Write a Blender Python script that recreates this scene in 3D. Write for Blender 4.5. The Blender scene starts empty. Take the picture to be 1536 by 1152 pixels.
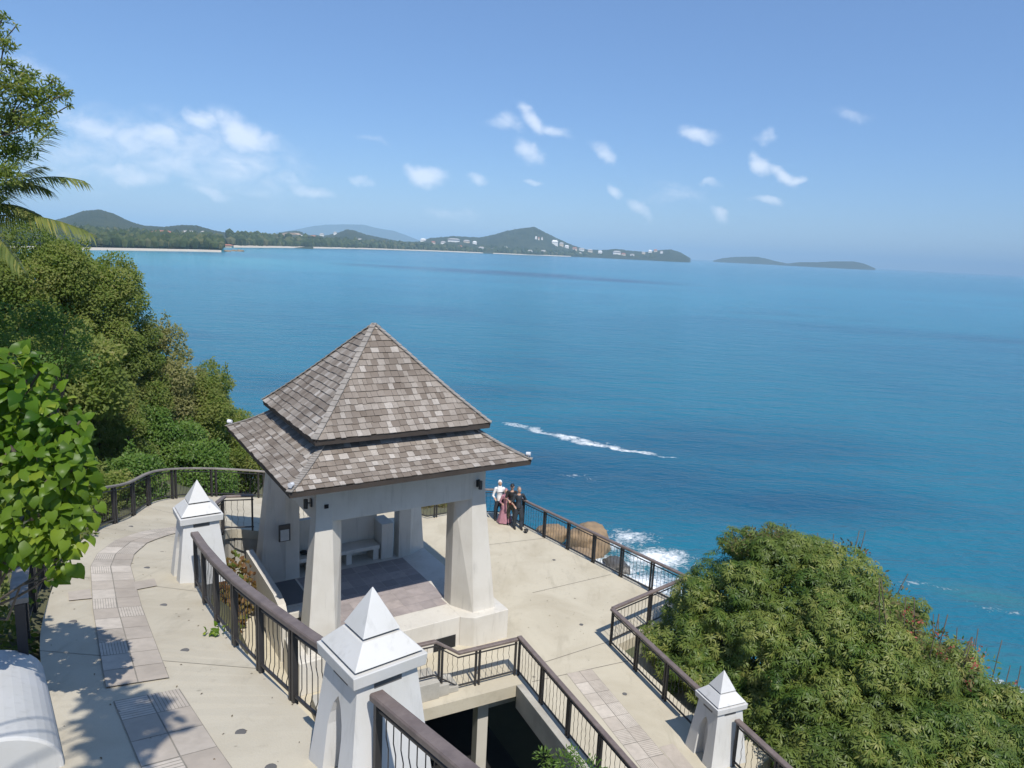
import bpy, bmesh, math, random
import numpy as np
from mathutils import Vector, Matrix, noise as mnoise
from mathutils.geometry import tessellate_polygon

SC = bpy.context.scene
COL = SC.collection
random.seed(7); RNG = np.random.default_rng(7)
R = math.radians

# ------------------------------------------------------------------ camera
FPX, PITCH, ROLL, CAMZ = 1090.5, 0.183, 0.050, 10.9
_f = Vector((0, math.cos(PITCH), -math.sin(PITCH))); _u = Vector((0, math.sin(PITCH), math.cos(PITCH))); _r = Vector((1, 0, 0))
_r2 = _r*math.cos(ROLL) + _u*math.sin(ROLL); _u2 = -_r*math.sin(ROLL) + _u*math.cos(ROLL)
cd = bpy.data.cameras.new("camera"); cam = bpy.data.objects.new("camera", cd); COL.objects.link(cam)
cam.matrix_world = Matrix(((_r2.x, _u2.x, -_f.x, 0), (_r2.y, _u2.y, -_f.y, 0), (_r2.z, _u2.z, -_f.z, CAMZ), (0, 0, 0, 1)))
cd.sensor_width = 36; cd.lens = 36*FPX/1536; cd.clip_start = .1; cd.clip_end = 120000
SC.camera = cam

def ray(u, v):                       # direction (y = 1) through a photo pixel
    d = _r2*((u-768)/FPX) - _u2*((v-576)/FPX) + _f
    return d/d.y
def at(u, v, y): return Vector((0, 0, CAMZ)) + ray(u, v)*y          # point at distance y
def onz(u, v, z):
    d = ray(u, v); return Vector((0, 0, CAMZ)) + d*((z-CAMZ)/d.z)    # point on a level plane

# ------------------------------------------------------------------ exposure, sun, sky
SC.view_settings.view_transform = 'Standard'; SC.view_settings.look = 'None'
SC.view_settings.gamma = 1; SC.view_settings.exposure = 0.58
SUN_AZ, SUN_EL = R(-66), R(56)
sv = Vector((math.cos(SUN_AZ)*math.cos(SUN_EL), math.sin(SUN_AZ)*math.cos(SUN_EL), math.sin(SUN_EL)))
sd = bpy.data.lights.new("sun", 'SUN'); sd.energy = 3.5; sd.angle = R(.5); sd.color = (1, .955, .88)
sun = bpy.data.objects.new("sun", sd); COL.objects.link(sun)
sun.rotation_euler = sv.to_track_quat('Z', 'Y').to_euler()
SEA_Z = -19.0

class NT:                            # small node helper
    def __init__(s, tree): s.t = tree; s.n = tree.nodes; s.l = tree.links
    def new(s, typ, **kw):
        n = s.n.new(typ)
        for k, v in kw.items(): setattr(n, k, v)
        return n
    def link(s, a, b): s.l.new(a, b)
    def val(s, sock, x):
        if hasattr(x, 'is_output'): s.l.new(x, sock)
        else: sock.default_value = x
    def math(s, op, a, b=0.0, c=None, clamp=False):
        n = s.new('ShaderNodeMath', operation=op, use_clamp=clamp); s.val(n.inputs[0], a); s.val(n.inputs[1], b)
        if c is not None: s.val(n.inputs[2], c)
        return n.outputs[0]
    def vmath(s, op, a, b=None):
        n = s.new('ShaderNodeVectorMath', operation=op); s.val(n.inputs[0], a)
        if b is not None: s.val(n.inputs[1], b)
        return n.outputs['Value'] if op == 'LENGTH' else n.outputs[0]
    def remap(s, x, a, b, c=0.0, d=1.0, smooth=False):
        n = s.new('ShaderNodeMapRange'); n.interpolation_type = 'SMOOTHSTEP' if smooth else 'LINEAR'
        s.val(n.inputs[0], x); s.val(n.inputs[1], a); s.val(n.inputs[2], b); s.val(n.inputs[3], c); s.val(n.inputs[4], d)
        return n.outputs[0]
    def mix(s, fac, a, b, mode='MIX'):
        n = s.new('ShaderNodeMix', data_type='RGBA', blend_type=mode)
        s.val(n.inputs['Factor'], fac)
        for k, x in (('A', a), ('B', b)):
            sock = [i for i in n.inputs if i.name == k and i.type == 'RGBA'][0]
            if isinstance(x, (tuple, list)): x = tuple(x)+((1,) if len(x) == 3 else ())
            s.val(sock, x)
        return [o for o in n.outputs if o.type == 'RGBA'][0]
    def noise(s, vec, scale, detail=4, rough=.55, dist=0.0, out=0):
        n = s.new('ShaderNodeTexNoise'); n.inputs['Scale'].default_value = scale; n.inputs['Detail'].default_value = detail
        n.inputs['Roughness'].default_value = rough; n.inputs['Distortion'].default_value = dist
        if vec is not None: s.link(vec, n.inputs['Vector'])
        return n.outputs[out]
    def mapping(s, vec, loc=(0, 0, 0), rot=(0, 0, 0), scale=(1, 1, 1), typ='POINT'):
        n = s.new('ShaderNodeMapping', vector_type=typ); s.link(vec, n.inputs['Vector'])
        n.inputs['Location'].default_value = loc; n.inputs['Rotation'].default_value = rot; n.inputs['Scale'].default_value = scale
        return n.outputs[0]
    def ramp(s, fac, stops):
        n = s.new('ShaderNodeValToRGB'); s.val(n.inputs[0], fac); e = n.color_ramp.elements
        while len(e) < len(stops): e.new(.5)
        for el, (p, c) in zip(e, stops): el.position = p; el.color = tuple(c)+((1,) if len(c) == 3 else ())
        return n.outputs[0]
    def blobs(s, vec, items):        # max of soft elliptical patches: (x, y, a, b, rot, amp)
        cur = None; vec = s.vmath('MULTIPLY', vec, (1, 1, 0))
        for x, y, a, b, rot, amp in items:
            m = s.mapping(vec, (x, y, 0), (0, 0, rot), (a, b, 1), 'TEXTURE')
            v = s.remap(s.vmath('LENGTH', m), 1.0, 0.0, 0.0, amp, True)
            cur = v if cur is None else s.math('MAXIMUM', cur, v)
        return cur

world = bpy.data.worlds.new("World"); SC.world = world; world.use_nodes = True
w = NT(world.node_tree); bg = world.node_tree.nodes['Background']
sky = w.new('ShaderNodeTexSky', sky_type='NISHITA'); sky.sun_disc = False
sky.sun_elevation = SUN_EL; sky.sun_rotation = R(90)-SUN_AZ
sky.altitude = 0; sky.air_density = 1.0; sky.dust_density = .3; sky.ozone_density = 10.0
gen = w.new('ShaderNodeTexCoord').outputs['Generated']
sx = w.new('ShaderNodeSeparateXYZ'); w.link(gen, sx.inputs[0])
yy = w.math('MAXIMUM', sx.outputs[1], .08)
cv = w.new('ShaderNodeCombineXYZ'); w.link(w.math('DIVIDE', sx.outputs[0], yy), cv.inputs[0]); w.link(w.math('DIVIDE', sx.outputs[2], yy), cv.inputs[1])
CLOUDS = [(365,198,85,34,-.42,1.0),(300,182,52,22,-.3,.8),(245,218,95,34,-.35,.8),(150,196,110,36,-.2,.72),(195,266,100,20,-.02,.75),(350,242,66,18,-.5,.7),
 (472,285,60,15,-.05,.78),(435,265,45,14,-.4,.6),(320,288,45,12,-.3,.6),(540,268,30,12,-.4,.72),(635,267,44,20,0,.95),(714,273,34,14,0,.7),(800,273,24,10,0,.62),
 (795,180,44,18,-.75,.8),(828,194,50,15,-.1,.7),(755,190,45,20,0,.58),(795,228,36,18,-.5,.7),(908,226,42,19,-.5,.72),(1048,210,46,17,0,.78),(1145,195,28,13,0,.62),
 (1142,236,34,18,-1.0,.88),(1172,258,48,18,-.55,.92),(1196,271,30,12,0,.8),(957,309,34,13,-.5,.68),(920,287,20,13,-.3,.66),(1065,281,26,10,0,.6),(1145,302,44,12,0,.58),
 (1082,324,26,12,-.3,.68),(110,240,150,70,0,.5),(330,235,240,90,-.15,.52),(200,215,170,60,-.25,.6),(270,255,120,40,-.1,.6),(40,110,90,40,-.3,.45),(560,205,60,12,-.2,.4),(1280,170,60,16,0,.36),(680,320,80,14,0,.42),(1010,295,90,30,0,.38)]
items = []
for u, v, a, b, r, amp in CLOUDS:
    d = ray(u, v); items.append((d.x, d.z, a*1.06/FPX, b*1.12/FPX, r-ROLL, amp))
wn = w.new('ShaderNodeTexNoise'); wn.inputs['Scale'].default_value = 14; wn.inputs['Detail'].default_value = 5; w.link(cv.outputs[0], wn.inputs['Vector'])
wv = w.vmath('SCALE', w.vmath('SUBTRACT', wn.outputs['Color'], (.5, .5, .5))); wv.node.inputs['Scale'].default_value = .055
mask = w.blobs(w.vmath('ADD', cv.outputs[0], wv), items)
nz = w.noise(w.mapping(cv.outputs[0], scale=(1, 1.9, 1), rot=(0, 0, .3)), 26, 7, .6, .4)
nz2 = w.noise(cv.outputs[0], 9, 3, .5)
cl = w.math('ADD', mask, w.math('MULTIPLY', w.math('SUBTRACT', w.math('ADD', w.math('MULTIPLY', nz, .7), w.math('MULTIPLY', nz2, .3)), .5), 1.45))
alpha = w.math('MULTIPLY', w.remap(cl, .06, 1.05, 0, .76, True), w.remap(mask, 0.0, .35, 0, 1, True))
alpha = w.math('MULTIPLY', alpha, w.math('GREATER_THAN', sx.outputs[1], .1))
skyc = w.mix(.32, sky.outputs[0], (2.05, 3.4, 6.3))   # even pale blue mixed in to flatten the sky's brightness gradient
col = w.mix(alpha, skyc, (7.6, 8.2, 9.2))
w.link(col, bg.inputs[0]); bg.inputs[1].default_value = .09

# ------------------------------------------------------------------ materials
def new_mat(name):
    m = bpy.data.materials.new(name); m.use_nodes = True
    return m, NT(m.node_tree), m.node_tree.nodes['Principled BSDF']
def setb(n, b, **kw):
    for k, v in kw.items():
        s = b.inputs[k.replace('_', ' ')]
        if isinstance(v, tuple) and len(v) == 3: v = v+(1,)
        n.val(s, v)
def bump(n, b, h, strength=.3, dist=.02):
    x = n.new('ShaderNodeBump'); x.inputs['Strength'].default_value = strength; x.inputs['Distance'].default_value = dist
    n.link(h, x.inputs['Height']); n.link(x.outputs[0], b.inputs['Normal'])
def simple(name, c, rough=.6, var=.15, scale=3, bmp=.15, fine=40, metal=0.0, c2=None):
    m, n, b = new_mat(name); p = n.new('ShaderNodeNewGeometry').outputs['Position']
    big = n.noise(p, scale, 5, .6); fn = n.noise(p, fine, 3)
    dark = c2 or tuple(x*(1-var*2) for x in c)
    colr = n.mix(n.remap(big, .35, .7), c, dark)
    colr = n.mix(n.math('MULTIPLY', n.remap(fn, .4, .75), var), colr, tuple(x*.45 for x in c))
    setb(n, b, Base_Color=colr, Roughness=rough, Metallic=metal)
    if bmp: bump(n, b, fn, bmp, .01)
    return m
def concrete(name, c, stain, spots=True):
    m, n, b = new_mat(name); p = n.new('ShaderNodeNewGeometry').outputs['Position']
    big = n.noise(p, .55, 6, .62, .6); mid = n.noise(p, 3.2, 5, .6); fn = n.noise(p, 45, 3)
    drag = n.noise(n.mapping(p, rot=(0, 0, .55), scale=(1, .22, 1)), 2.2, 5, .65, .5)
    colr = n.mix(n.remap(big, .42, .72), c, stain)
    colr = n.mix(n.remap(drag, .55, .78, 0, .55), colr, tuple(x*.72 for x in stain))
    colr = n.mix(n.remap(mid, .6, .8, 0, .35), colr, tuple(x*.62 for x in stain))
    colr = n.mix(n.remap(fn, .55, .8, 0, .22), colr, tuple(x*.5 for x in c))
    if spots:
        vo = n.new('ShaderNodeTexVoronoi'); vo.inputs['Scale'].default_value = .9; n.link(n.mapping(p, scale=(1, 1, .01)), vo.inputs['Vector'])
        colr = n.mix(n.remap(vo.outputs['Distance'], .03, .05, .7, 0), colr, (.13, .115, .09))
        v2 = n.new('ShaderNodeTexVoronoi'); v2.inputs['Scale'].default_value = 2.3; n.link(n.mapping(p, loc=(3, 1, 0), scale=(1, 1, .01)), v2.inputs['Vector'])
        colr = n.mix(n.remap(v2.outputs['Distance'], .03, .06, .5, 0), colr, (.16, .14, .11))
    setb(n, b, Base_Color=colr, Roughness=.85); bump(n, b, n.math('ADD', fn, n.math('MULTIPLY', mid, .6)), .25, .012)
    return m
def wall(name, c, stain):                 # painted render with rain streaks, grime near edges of patches and fine chips
    m, n, b = new_mat(name); p = n.new('ShaderNodeNewGeometry').outputs['Position']
    big = n.noise(p, 1.1, 5, .6, .3); st = n.noise(n.mapping(p, scale=(1, 1, .10)), 7, 5, .65); fn = n.noise(p, 55, 3); chip = n.noise(p, 17, 4, .7)
    colr = n.mix(n.remap(big, .42, .72, 0, .8), c, stain)
    colr = n.mix(n.remap(st, .55, .80, 0, .55), colr, tuple(x*.62 for x in stain))
    colr = n.mix(n.remap(chip, .70, .76, 0, .45), colr, tuple(x*.5 for x in stain))
    setb(n, b, Base_Color=colr, Roughness=.62); bump(n, b, n.math('ADD', fn, big), .12, .008)
    return m
def rndmat(name, stops, rough=.8, streak=None, bmp=.3):
    m, n, b = new_mat(name); p = n.new('ShaderNodeNewGeometry').outputs['Position']
    a = n.new('ShaderNodeAttribute', attribute_name='rnd').outputs['Fac']
    colr = n.ramp(a, stops); st = n.noise(n.mapping(p, scale=(1, 1, streak or 1)), 30 if streak else 6, 4, .6)
    big = n.noise(p, .8, 4)
    colr = n.mix(n.remap(st, .35, .75, 0, .45), colr, tuple(x*.5 for x in stops[len(stops)//2][1]))
    colr = n.mix(n.remap(big, .45, .7, 0, .45), colr, tuple(x*.66 for x in stops[0][1]))
    setb(n, b, Base_Color=colr, Roughness=rough); bump(n, b, st, bmp, .01)
    return m
def leafmat(name, stops, trans=.35, rough=.45, tcol=None):
    m, n, b = new_mat(name)
    a = n.new('ShaderNodeAttribute', attribute_name='rnd').outputs['Fac']
    p = n.new('ShaderNodeNewGeometry').outputs['Position']
    colr = n.ramp(a, stops); colr = n.mix(n.remap(n.noise(p, 1.1, 3), .4, .7, 0, .35), colr, stops[-1][1])
    setb(n, b, Base_Color=colr, Roughness=rough); b.inputs['Specular IOR Level'].default_value = .22
    t = n.new('ShaderNodeBsdfTranslucent'); n.link(n.mix(1.0, colr, tcol or (1.35, 1.45, .55), 'MULTIPLY'), t.inputs[0])
    mx = n.new('ShaderNodeMixShader'); mx.inputs[0].default_value = trans
    n.link(b.outputs[0], mx.inputs[1]); n.link(t.outputs[0], mx.inputs[2]); n.link(mx.outputs[0], m.node_tree.nodes['Material Output'].inputs[0])
    return m

M = {}
M['plaza'] = concrete('plaza_concrete', (.50, .45, .345), (.41, .36, .265))
M['ramp'] = concrete('ramp_concrete', (.505, .455, .355), (.41, .36, .27))
M['joint'] = simple('joint_dark', (.20, .18, .15), .9)
M['white'] = wall('white_render', (.585, .555, .495), (.50, .465, .40))
M['pillar'] = wall('pillar_paint', (.565, .56, .545), (.50, .49, .455))
M['groove'] = simple('groove_grey', (.13, .125, .12), .8)
M['dark'] = simple('shade_black', (.012, .012, .012), .9, bmp=0)  # near-black colour stands in for shade inside openings and the lower storey
M['shingle'] = rndmat('cedar_shingle', [(0, (.145, .115, .09)), (.3, (.215, .178, .145)), (.6, (.27, .232, .195)), (.86, (.345, .305, .265)), (1, (.47, .43, .385))], .85, .12, .5)
M['ridge'] = simple('ridge_cap', (.33, .30, .265), .75, .2, 4, .3, 20)
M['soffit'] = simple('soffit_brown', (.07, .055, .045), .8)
M['timber'] = simple('rail_timber', (.19, .15, .132), .55, .18, 5, .25, 30, c2=(.125, .095, .085))
M['timber_old'] = simple('weathered_timber', (.28, .25, .22), .7, .18, 5, .25, 30)
M['iron'] = simple('dark_iron', (.045, .042, .042), .5, .1, 8, .05, 60, metal=.3)
M['tile'] = rndmat('path_tile', [(0, (.42, .36, .295)), (.45, (.51, .445, .37)), (.75, (.57, .505, .425)), (1, (.63, .56, .475))], .85, None, .2)
M['floor'] = rndmat('purple_floor_tile', [(0, (.28, .245, .235)), (.5, (.40, .345, .325)), (1, (.52, .445, .40))], .6, None, .1)
M['slate'] = simple('slate_floor', (.13, .13, .135), .6, .1, 2, .1)
M['bare'] = simple('bare_concrete', (.44, .42, .37), .9, .15, 1.5, .3, 30, c2=(.30, .28, .24))
M['rock'] = simple('shore_rock', (.30, .205, .115), .9, .2, .7, .6, 5, c2=(.17, .125, .08))
M['earth'] = simple('headland_earth', (.12, .11, .06), .95, .2, .25, .5, 3, c2=(.055, .07, .03))
M['bark'] = simple('bark', (.12, .095, .07), .9, .25, 6, .5, 25)
M['skin'] = simple('skin', (.42, .25, .17), .5, .03, 4, 0)
M['hair'] = simple('hair_black', (.015, .012, .01), .5, bmp=0)
M['cloth_white'] = simple('cloth_white', (.74, .73, .72), .8, .04)
M['cloth_black'] = simple('cloth_black', (.016, .016, .018), .8, .04)
M['cloth_navy'] = simple('cloth_navy', (.025, .032, .042), .8, .05)
M['cloth_pink'] = simple('cloth_pink', (.42, .20, .24), .8, .12, 14)
M['cloth_olive'] = simple('cloth_olive', (.10, .09, .062), .8, .06)
M['cloth_red'] = simple('cloth_red', (.25, .02, .025), .8, .06)
M['lamp'] = simple('lamp_metal', (.05, .05, .05), .4)
M['lens'] = simple('lamp_glass', (.75, .76, .78), .2)
M['paper'] = simple('notice_paper', (.55, .55, .53), .7, .1, 9)

# ------------------------------------------------------------------ geometry helpers
def tag(o, label, cat, group=None, kind=None):
    if label: o['label'] = label
    if cat: o['category'] = cat
    if group: o['group'] = group
    if kind: o['kind'] = kind
    return o
def thing(name, loc, label, cat, group=None):
    o = bpy.data.objects.new(name, None); COL.objects.link(o); o.location = loc; o.empty_display_size = .2
    return tag(o, label, cat, group)
def origin(o):
    v = Vector((0, 0, 0))
    while o: v += o.location; o = o.parent
    return v
class MB:
    def __init__(s): s.v = []; s.f = []; s.m = []; s.r = []
    def add(s, verts, faces, mat=0, rnd=None):
        b = len(s.v); s.v += [Vector(x) for x in verts]
        for f in faces:
            s.f.append([b+i for i in f]); s.m.append(mat); s.r.append(random.random() if rnd is None else rnd)
        return s
    def hexa(s, p, mat=0, rnd=None):   # 4 bottom, 4 top
        return s.add(p, [(3, 2, 1, 0), (4, 5, 6, 7), (0, 1, 5, 4), (1, 2, 6, 5), (2, 3, 7, 6), (3, 0, 4, 7)], mat, rnd)
    def box(s, c, sz, ex=None, ey=None, mat=0, rnd=None):
        c = Vector(c); ex = Vector(ex or (1, 0, 0)); ey = Vector(ey or (0, 1, 0)); ez = ex.cross(ey)
        a, b, d = ex*sz[0]/2, ey*sz[1]/2, ez*sz[2]/2
        return s.hexa([c-a-b-d, c+a-b-d, c+a+b-d, c-a+b-d, c-a-b+d, c+a-b+d, c+a+b+d, c-a+b+d], mat, rnd)
    def bar(s, p0, p1, wd, th, mat=0, rnd=None):
        p0, p1 = Vector(p0), Vector(p1); d = (p1-p0); L = d.length; d.normalize()
        up = Vector((0, 0, 1)) if abs(d.z) < .95 else Vector((0, 1, 0))
        side = d.cross(up).normalized(); up2 = side.cross(d)
        return s.box((p0+p1)/2, (L, wd, th), d, -side, mat, rnd) if False else s.hexa(
            [p0-side*wd/2-up2*th/2, p0+side*wd/2-up2*th/2, p1+side*wd/2-up2*th/2, p1-side*wd/2-up2*th/2,
             p0-side*wd/2+up2*th/2, p0+side*wd/2+up2*th/2, p1+side*wd/2+up2*th/2, p1-side*wd/2+up2*th/2], mat, rnd)
    def loft(s, rings, mat=0, cap=True, rnd=None):
        k = len(rings[0]); V = [p for r in rings for p in r]; F = []
        for i in range(len(rings)-1):
            for j in range(k):
                a, b = i*k+j, i*k+(j+1) % k; F.append((a, b, b+k, a+k))
        if cap: F.append(tuple(range(k))[::-1]); F.append(tuple((len(rings)-1)*k+j for j in range(k)))
        return s.add(V, F, mat, rnd)
    def tube(s, pts, rad, seg=8, mat=0, sq=1.0):
        pts = [Vector(p) for p in pts]; rings = []
        if not isinstance(rad, (list, tuple)): rad = [rad]*len(pts)
        ref = Vector((0, 0, 1)); n = None
        for i, p in enumerate(pts):
            d = (pts[min(i+1, len(pts)-1)]-pts[max(i-1, 0)]).normalized()
            if n is None: n = d.cross(ref if abs(d.z) < .9 else Vector((1, 0, 0))).normalized()
            else: n = (n-d*n.dot(d)).normalized()
            b = d.cross(n); rings.append([p+(n*math.cos(t)+b*math.sin(t)*sq)*rad[i] for t in [2*math.pi*j/seg for j in range(seg)]])
        return s.loft(rings, mat)
    def ball(s, c, r, seg=12, rings=8, mat=0):
        c = Vector(c); r = Vector(r) if not isinstance(r, (int, float)) else Vector((r, r, r)); RR = []
        for i in range(rings+1):
            t = .02+(math.pi-.04)*i/rings
            RR.append([c+Vector((r.x*math.sin(t)*math.cos(a), r.y*math.sin(t)*math.sin(a), -r.z*math.cos(t))) for a in [2*math.pi*j/seg for j in range(seg)]])
        return s.loft(RR, mat)
    def build(s, name, mats, parent=None, smooth=False, bevel=0, recalc=True):
        o0 = origin(parent) if parent else Vector((0, 0, 0))
        me = bpy.data.meshes.new(name); me.from_pydata([tuple(v-o0) for v in s.v], [], s.f)
        for m in (mats if isinstance(mats, (list, tuple)) else [mats]): me.materials.append(m)
        me.polygons.foreach_set('material_index', s.m)
        at_ = me.attributes.new('rnd', 'FLOAT', 'FACE'); at_.data.foreach_set('value', s.r)
        if recalc:
            bm = bmesh.new(); bm.from_mesh(me); bmesh.ops.recalc_face_normals(bm, faces=bm.faces); bm.to_mesh(me); bm.free()
        if smooth: me.polygons.foreach_set('use_smooth', [True]*len(me.polygons))
        o = bpy.data.objects.new(name, me); COL.objects.link(o)
        if parent: o.parent = parent
        if bevel:
            b = o.modifiers.new('bevel', 'BEVEL'); b.width = bevel; b.segments = 2; b.limit_method = 'ANGLE'
        return o
def poly_prism(mb, pts, z0, z1, mat=0, top=True):   # non-convex polygon slab
    n = len(pts); tri = [list(t) for t in tessellate_polygon([[Vector((p[0], p[1], 0)) for p in pts]])]
    V = [(p[0], p[1], z1) for p in pts]+[(p[0], p[1], z0) for p in pts]
    F = tri+[[i+n for i in t[::-1]] for t in tri]+[(i, (i+1) % n, (i+1) % n+n, i+n) for i in range(n)]
    mb.add(V, F, mat)

# ------------------------------------------------------------------ plaza, ramp, paths (setting)
SLOPE = .208
def rampz(y): return 4.05+(13.87-y)*SLOPE
STN = [((-.2, .3), (2.9, .8), rampz(.5)), ((-1.4, 2.5), (1.6, 2.8), rampz(2.6)), ((-4.4, 6.5), (-1.55, 6.85), rampz(6.6)), ((-5.95, 8.6), (-2.85, 8.6), rampz(8.6)), ((-7.25, 10.6), (-4.0, 10.2), rampz(10.4)),
       ((-9.0, 13.9), (-5.95, 13.45), rampz(13.7)), ((-10.4, 17.3), (-7.3, 17.0), 3.38), ((-11.2, 20.3), (-8.3, 20.4), 2.55), ((-11.9, 23.5), (-7.7, 21.35), 1.9),
       ((-11.3, 25.8), (-6.4, 22.3), 1.3), ((-9.8, 27.3), (-5.2, 23.25), .8), ((-7.0, 28.4), (-4.2, 24.2), .3), ((-4.0, 28.6), (-3.1, 25.3), .012)]
def catmull(P, k):
    out = []
    for i in range(len(P)-1):
        p0, p1, p2, p3 = P[max(i-1, 0)], P[i], P[i+1], P[min(i+2, len(P)-1)]
        for j in range(k):
            t = j/k; out.append(.5*((2*p1)+(-p0+p2)*t+(2*p0-5*p1+4*p2-p3)*t*t+(-p0+3*p1-3*p2+p3)*t**3))
    return out+[P[-1]]
RL = catmull([Vector((a[0], a[1], z)) for a, b, z in STN], 5)
RR_ = catmull([Vector((b[0], b[1], z-(.28 if i == 7 else .12 if i == 6 else 0))) for i, (a, b, z) in enumerate(STN)], 5)
mb = MB()
for i in range(len(RL)-1):
    a, b, c, d = RL[i], RR_[i], RR_[i+1], RL[i+1]; dz = Vector((0, 0, -.28))
    mb.hexa([a+dz, b+dz, c+dz, d+dz, a, b, c, d])
tag(mb.build('ramp', M['ramp']), None, None, kind='structure')
# retaining wall under the inner edge of the ramp
mb = MB()
for i in range(len(RL)-6):
    a, b = RR_[i], RR_[i+1]; n = Vector((b.y-a.y, -(b.x-a.x), 0)).normalized()*.22; off = n*-.35/.22*.22
    p = [Vector((q.x, q.y, 0)) for q in (a-n*1.3, a-n*.3, b-n*.3, b-n*1.3)]
    mb.hexa([x+Vector((0, 0, -3.6)) for x in p]+[p[0]+Vector((0, 0, a.z-.28)), p[1]+Vector((0, 0, a.z-.28)), p[2]+Vector((0, 0, b.z-.28)), p[3]+Vector((0, 0, b.z-.28))])
tag(mb.build('retaining_wall', M['bare']), 'pale concrete retaining wall under the inner edge of the curving ramp', 'wall')

PLAZA = [(.55, 16.85), (4.42, 8.75), (7.95, 8.2), (5.45, 14.55), (3.38, 19.02), (5.95, 21.3), (5.98, 21.55), (.98, 27.62), (-.02, 29.1), (-2.1, 28.85), (-3.2, 28.15), (-4.3, 28.75),
         (-4.4, 24.4), (-7.75, 21.3), (-8.25, 20.2), (-7.2, 16.9), (-5.85, 13.35), (-4.3, 14.27)]
mb = MB(); poly_prism(mb, PLAZA, -.32, 0)
plaza = tag(mb.build('plaza', M['plaza']), None, None, kind='structure')
mb = MB()
for a, b in (((1.0, 21.94), (3.75, 23.6)), ((1.05, 17.8), (3.2, 19.2)), ((.9, 17.0), (3.65, 18.25)), ((-1.4, 25.3), (1.7, 26.6))):
    a, b = Vector((*a, .004)), Vector((*b, .004)); n = Vector((b.y-a.y, a.x-b.x, 0)).normalized()*.012
    mb.add([a-n, a+n, b+n, b-n], [(0, 1, 2, 3)])
tag(mb.build('plaza_joints', M['joint']), None, None, kind='structure')

mb = MB()
for i in (17, 24, 31, 38):
    a, b = RL[i], RR_[i]; d = (RL[i+1]-a).normalized()*.007; z = Vector((0, 0, .004)); mb.add([a-d+z, b-d+z, b+d+z, a+d+z], [(0, 1, 2, 3)])
tag(mb.build('ramp_joints', M['joint'], recalc=False), None, None, kind='structure')
def tile_path(name, left, wid, cols, zf, step, skipz=.004, extra=()):
    mb = MB(); pts = [Vector((*p, 0)) for p in left]; seg = []
    for i in range(len(pts)-1):
        a, b = pts[i], pts[i+1]; n = max(1, round((b-a).length/step))
        for j in range(n): seg.append((a.lerp(b, j/n), a.lerp(b, (j+1)/n), i))
    nrm = [None]*len(seg)
    def perp(a, b): d = (b-a).normalized(); return Vector((d.y, -d.x, 0))
    for k, (a, b, i) in enumerate(seg):
        pa = perp(*seg[max(k-1, 0)][:2])+perp(a, b); pa.normalize(); pb = perp(*seg[min(k+1, len(seg)-1)][:2])+perp(a, b); pb.normalize()
        for c in range(cols):
            s0, s1 = wid*c/cols+.008, wid*(c+1)/cols-.008; sh = (.0 if c == 0 else .0)
            q = [a+pa*s0, a+pa*s1, b+pb*s1, b+pb*s0]; d = (b-a).normalized()*.008
            q[0] += d; q[1] += d; q[2] -= d; q[3] -= d
            ribs = random.random() < .45; r = random.random()
            if not ribs: mb.add([Vector((p.x, p.y, zf(p.x, p.y)+skipz)) for p in q], [(0, 1, 2, 3)], 0, r)
            else:
                along = random.random() < .6; N = 9      # ribbed tactile tile: alternating strips
                for t in range(N):
                    f0, f1 = t/N, (t+1)/N-.02
                    if along: qq = [q[0].lerp(q[1], f0), q[0].lerp(q[1], f1), q[3].lerp(q[2], f1), q[3].lerp(q[2], f0)]
                    else: qq = [q[0].lerp(q[3], f0), q[1].lerp(q[2], f0), q[1].lerp(q[2], f1), q[0].lerp(q[3], f1)]
                    mb.add([Vector((p.x, p.y, zf(p.x, p.y)+skipz)) for p in qq], [(0, 1, 2, 3)], 0, min(1, r*.6+.4))
    for q in extra: mb.add([Vector((p[0], p[1], zf(p[0], p[1])+skipz)) for p in q], [(0, 1, 2, 3)], 0, random.random()*.5)
    base = MB()                                           # darker bedding that shows in the joints
    for k, (a, b, i) in enumerate(seg):
        pa = perp(*seg[max(k-1, 0)][:2])+perp(a, b); pa.normalize(); pb = perp(*seg[min(k+1, len(seg)-1)][:2])+perp(a, b); pb.normalize()
        base.add([Vector((p.x, p.y, zf(p.x, p.y)+skipz-.002)) for p in (a, a+pa*wid, b+pb*wid, b)], [(0, 1, 2, 3)])
    tag(mb.build(name, M['tile'], recalc=False), None, None, kind='structure'); tag(base.build(name+'_bedding', M['bedding'], recalc=False), None, None, kind='structure')
M['bedding'] = simple('tile_bedding', (.27, .245, .205), .9)
from mathutils.bvhtree import BVHTree
_rv = [v for i in range(len(RL)) for v in (RL[i], RR_[i])]
RBVH = BVHTree.FromPolygons(_rv, [t for i in range(len(RL)-1) for t in ((2*i, 2*i+1, 2*i+3), (2*i, 2*i+3, 2*i+2))])
def ramp_surf(x, y):
    h = RBVH.ray_cast(Vector((x, y, 50)), Vector((0, 0, -1)))
    return h[0].z if h[0] else rampz(y)
mb = MB(); poly_prism(mb, [(3.42, 19.0), (5.95, 21.2), (7.6, 19.6), (7.0, 15.8), (5.6, 14.5), (5.2, 14.7)], -1.0, -.62)
tag(mb.build('lower_terrace', M['plaza']), None, None, kind='structure')
for u, v in ((109, 933), (245, 908), (277, 976), (361, 1099), (196, 790), (220, 852), (406, 1152), (937, 1041), (872, 937), (715, 1009), (831, 840)):
    q = onz(u, v, 0)
    if u < 450:
        for _ in range(30): q = onz(u, v, ramp_surf(q.x, q.y))
    mb = MB(); mb.tube([q+Vector((0, 0, -.05)), q+Vector((0, 0, .006))], .062, 12); o = mb.build('floor_drain', M['groove']); tag(o, 'small round dark drain set in the pale concrete paving', 'drain', 'floor drains')
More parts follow.
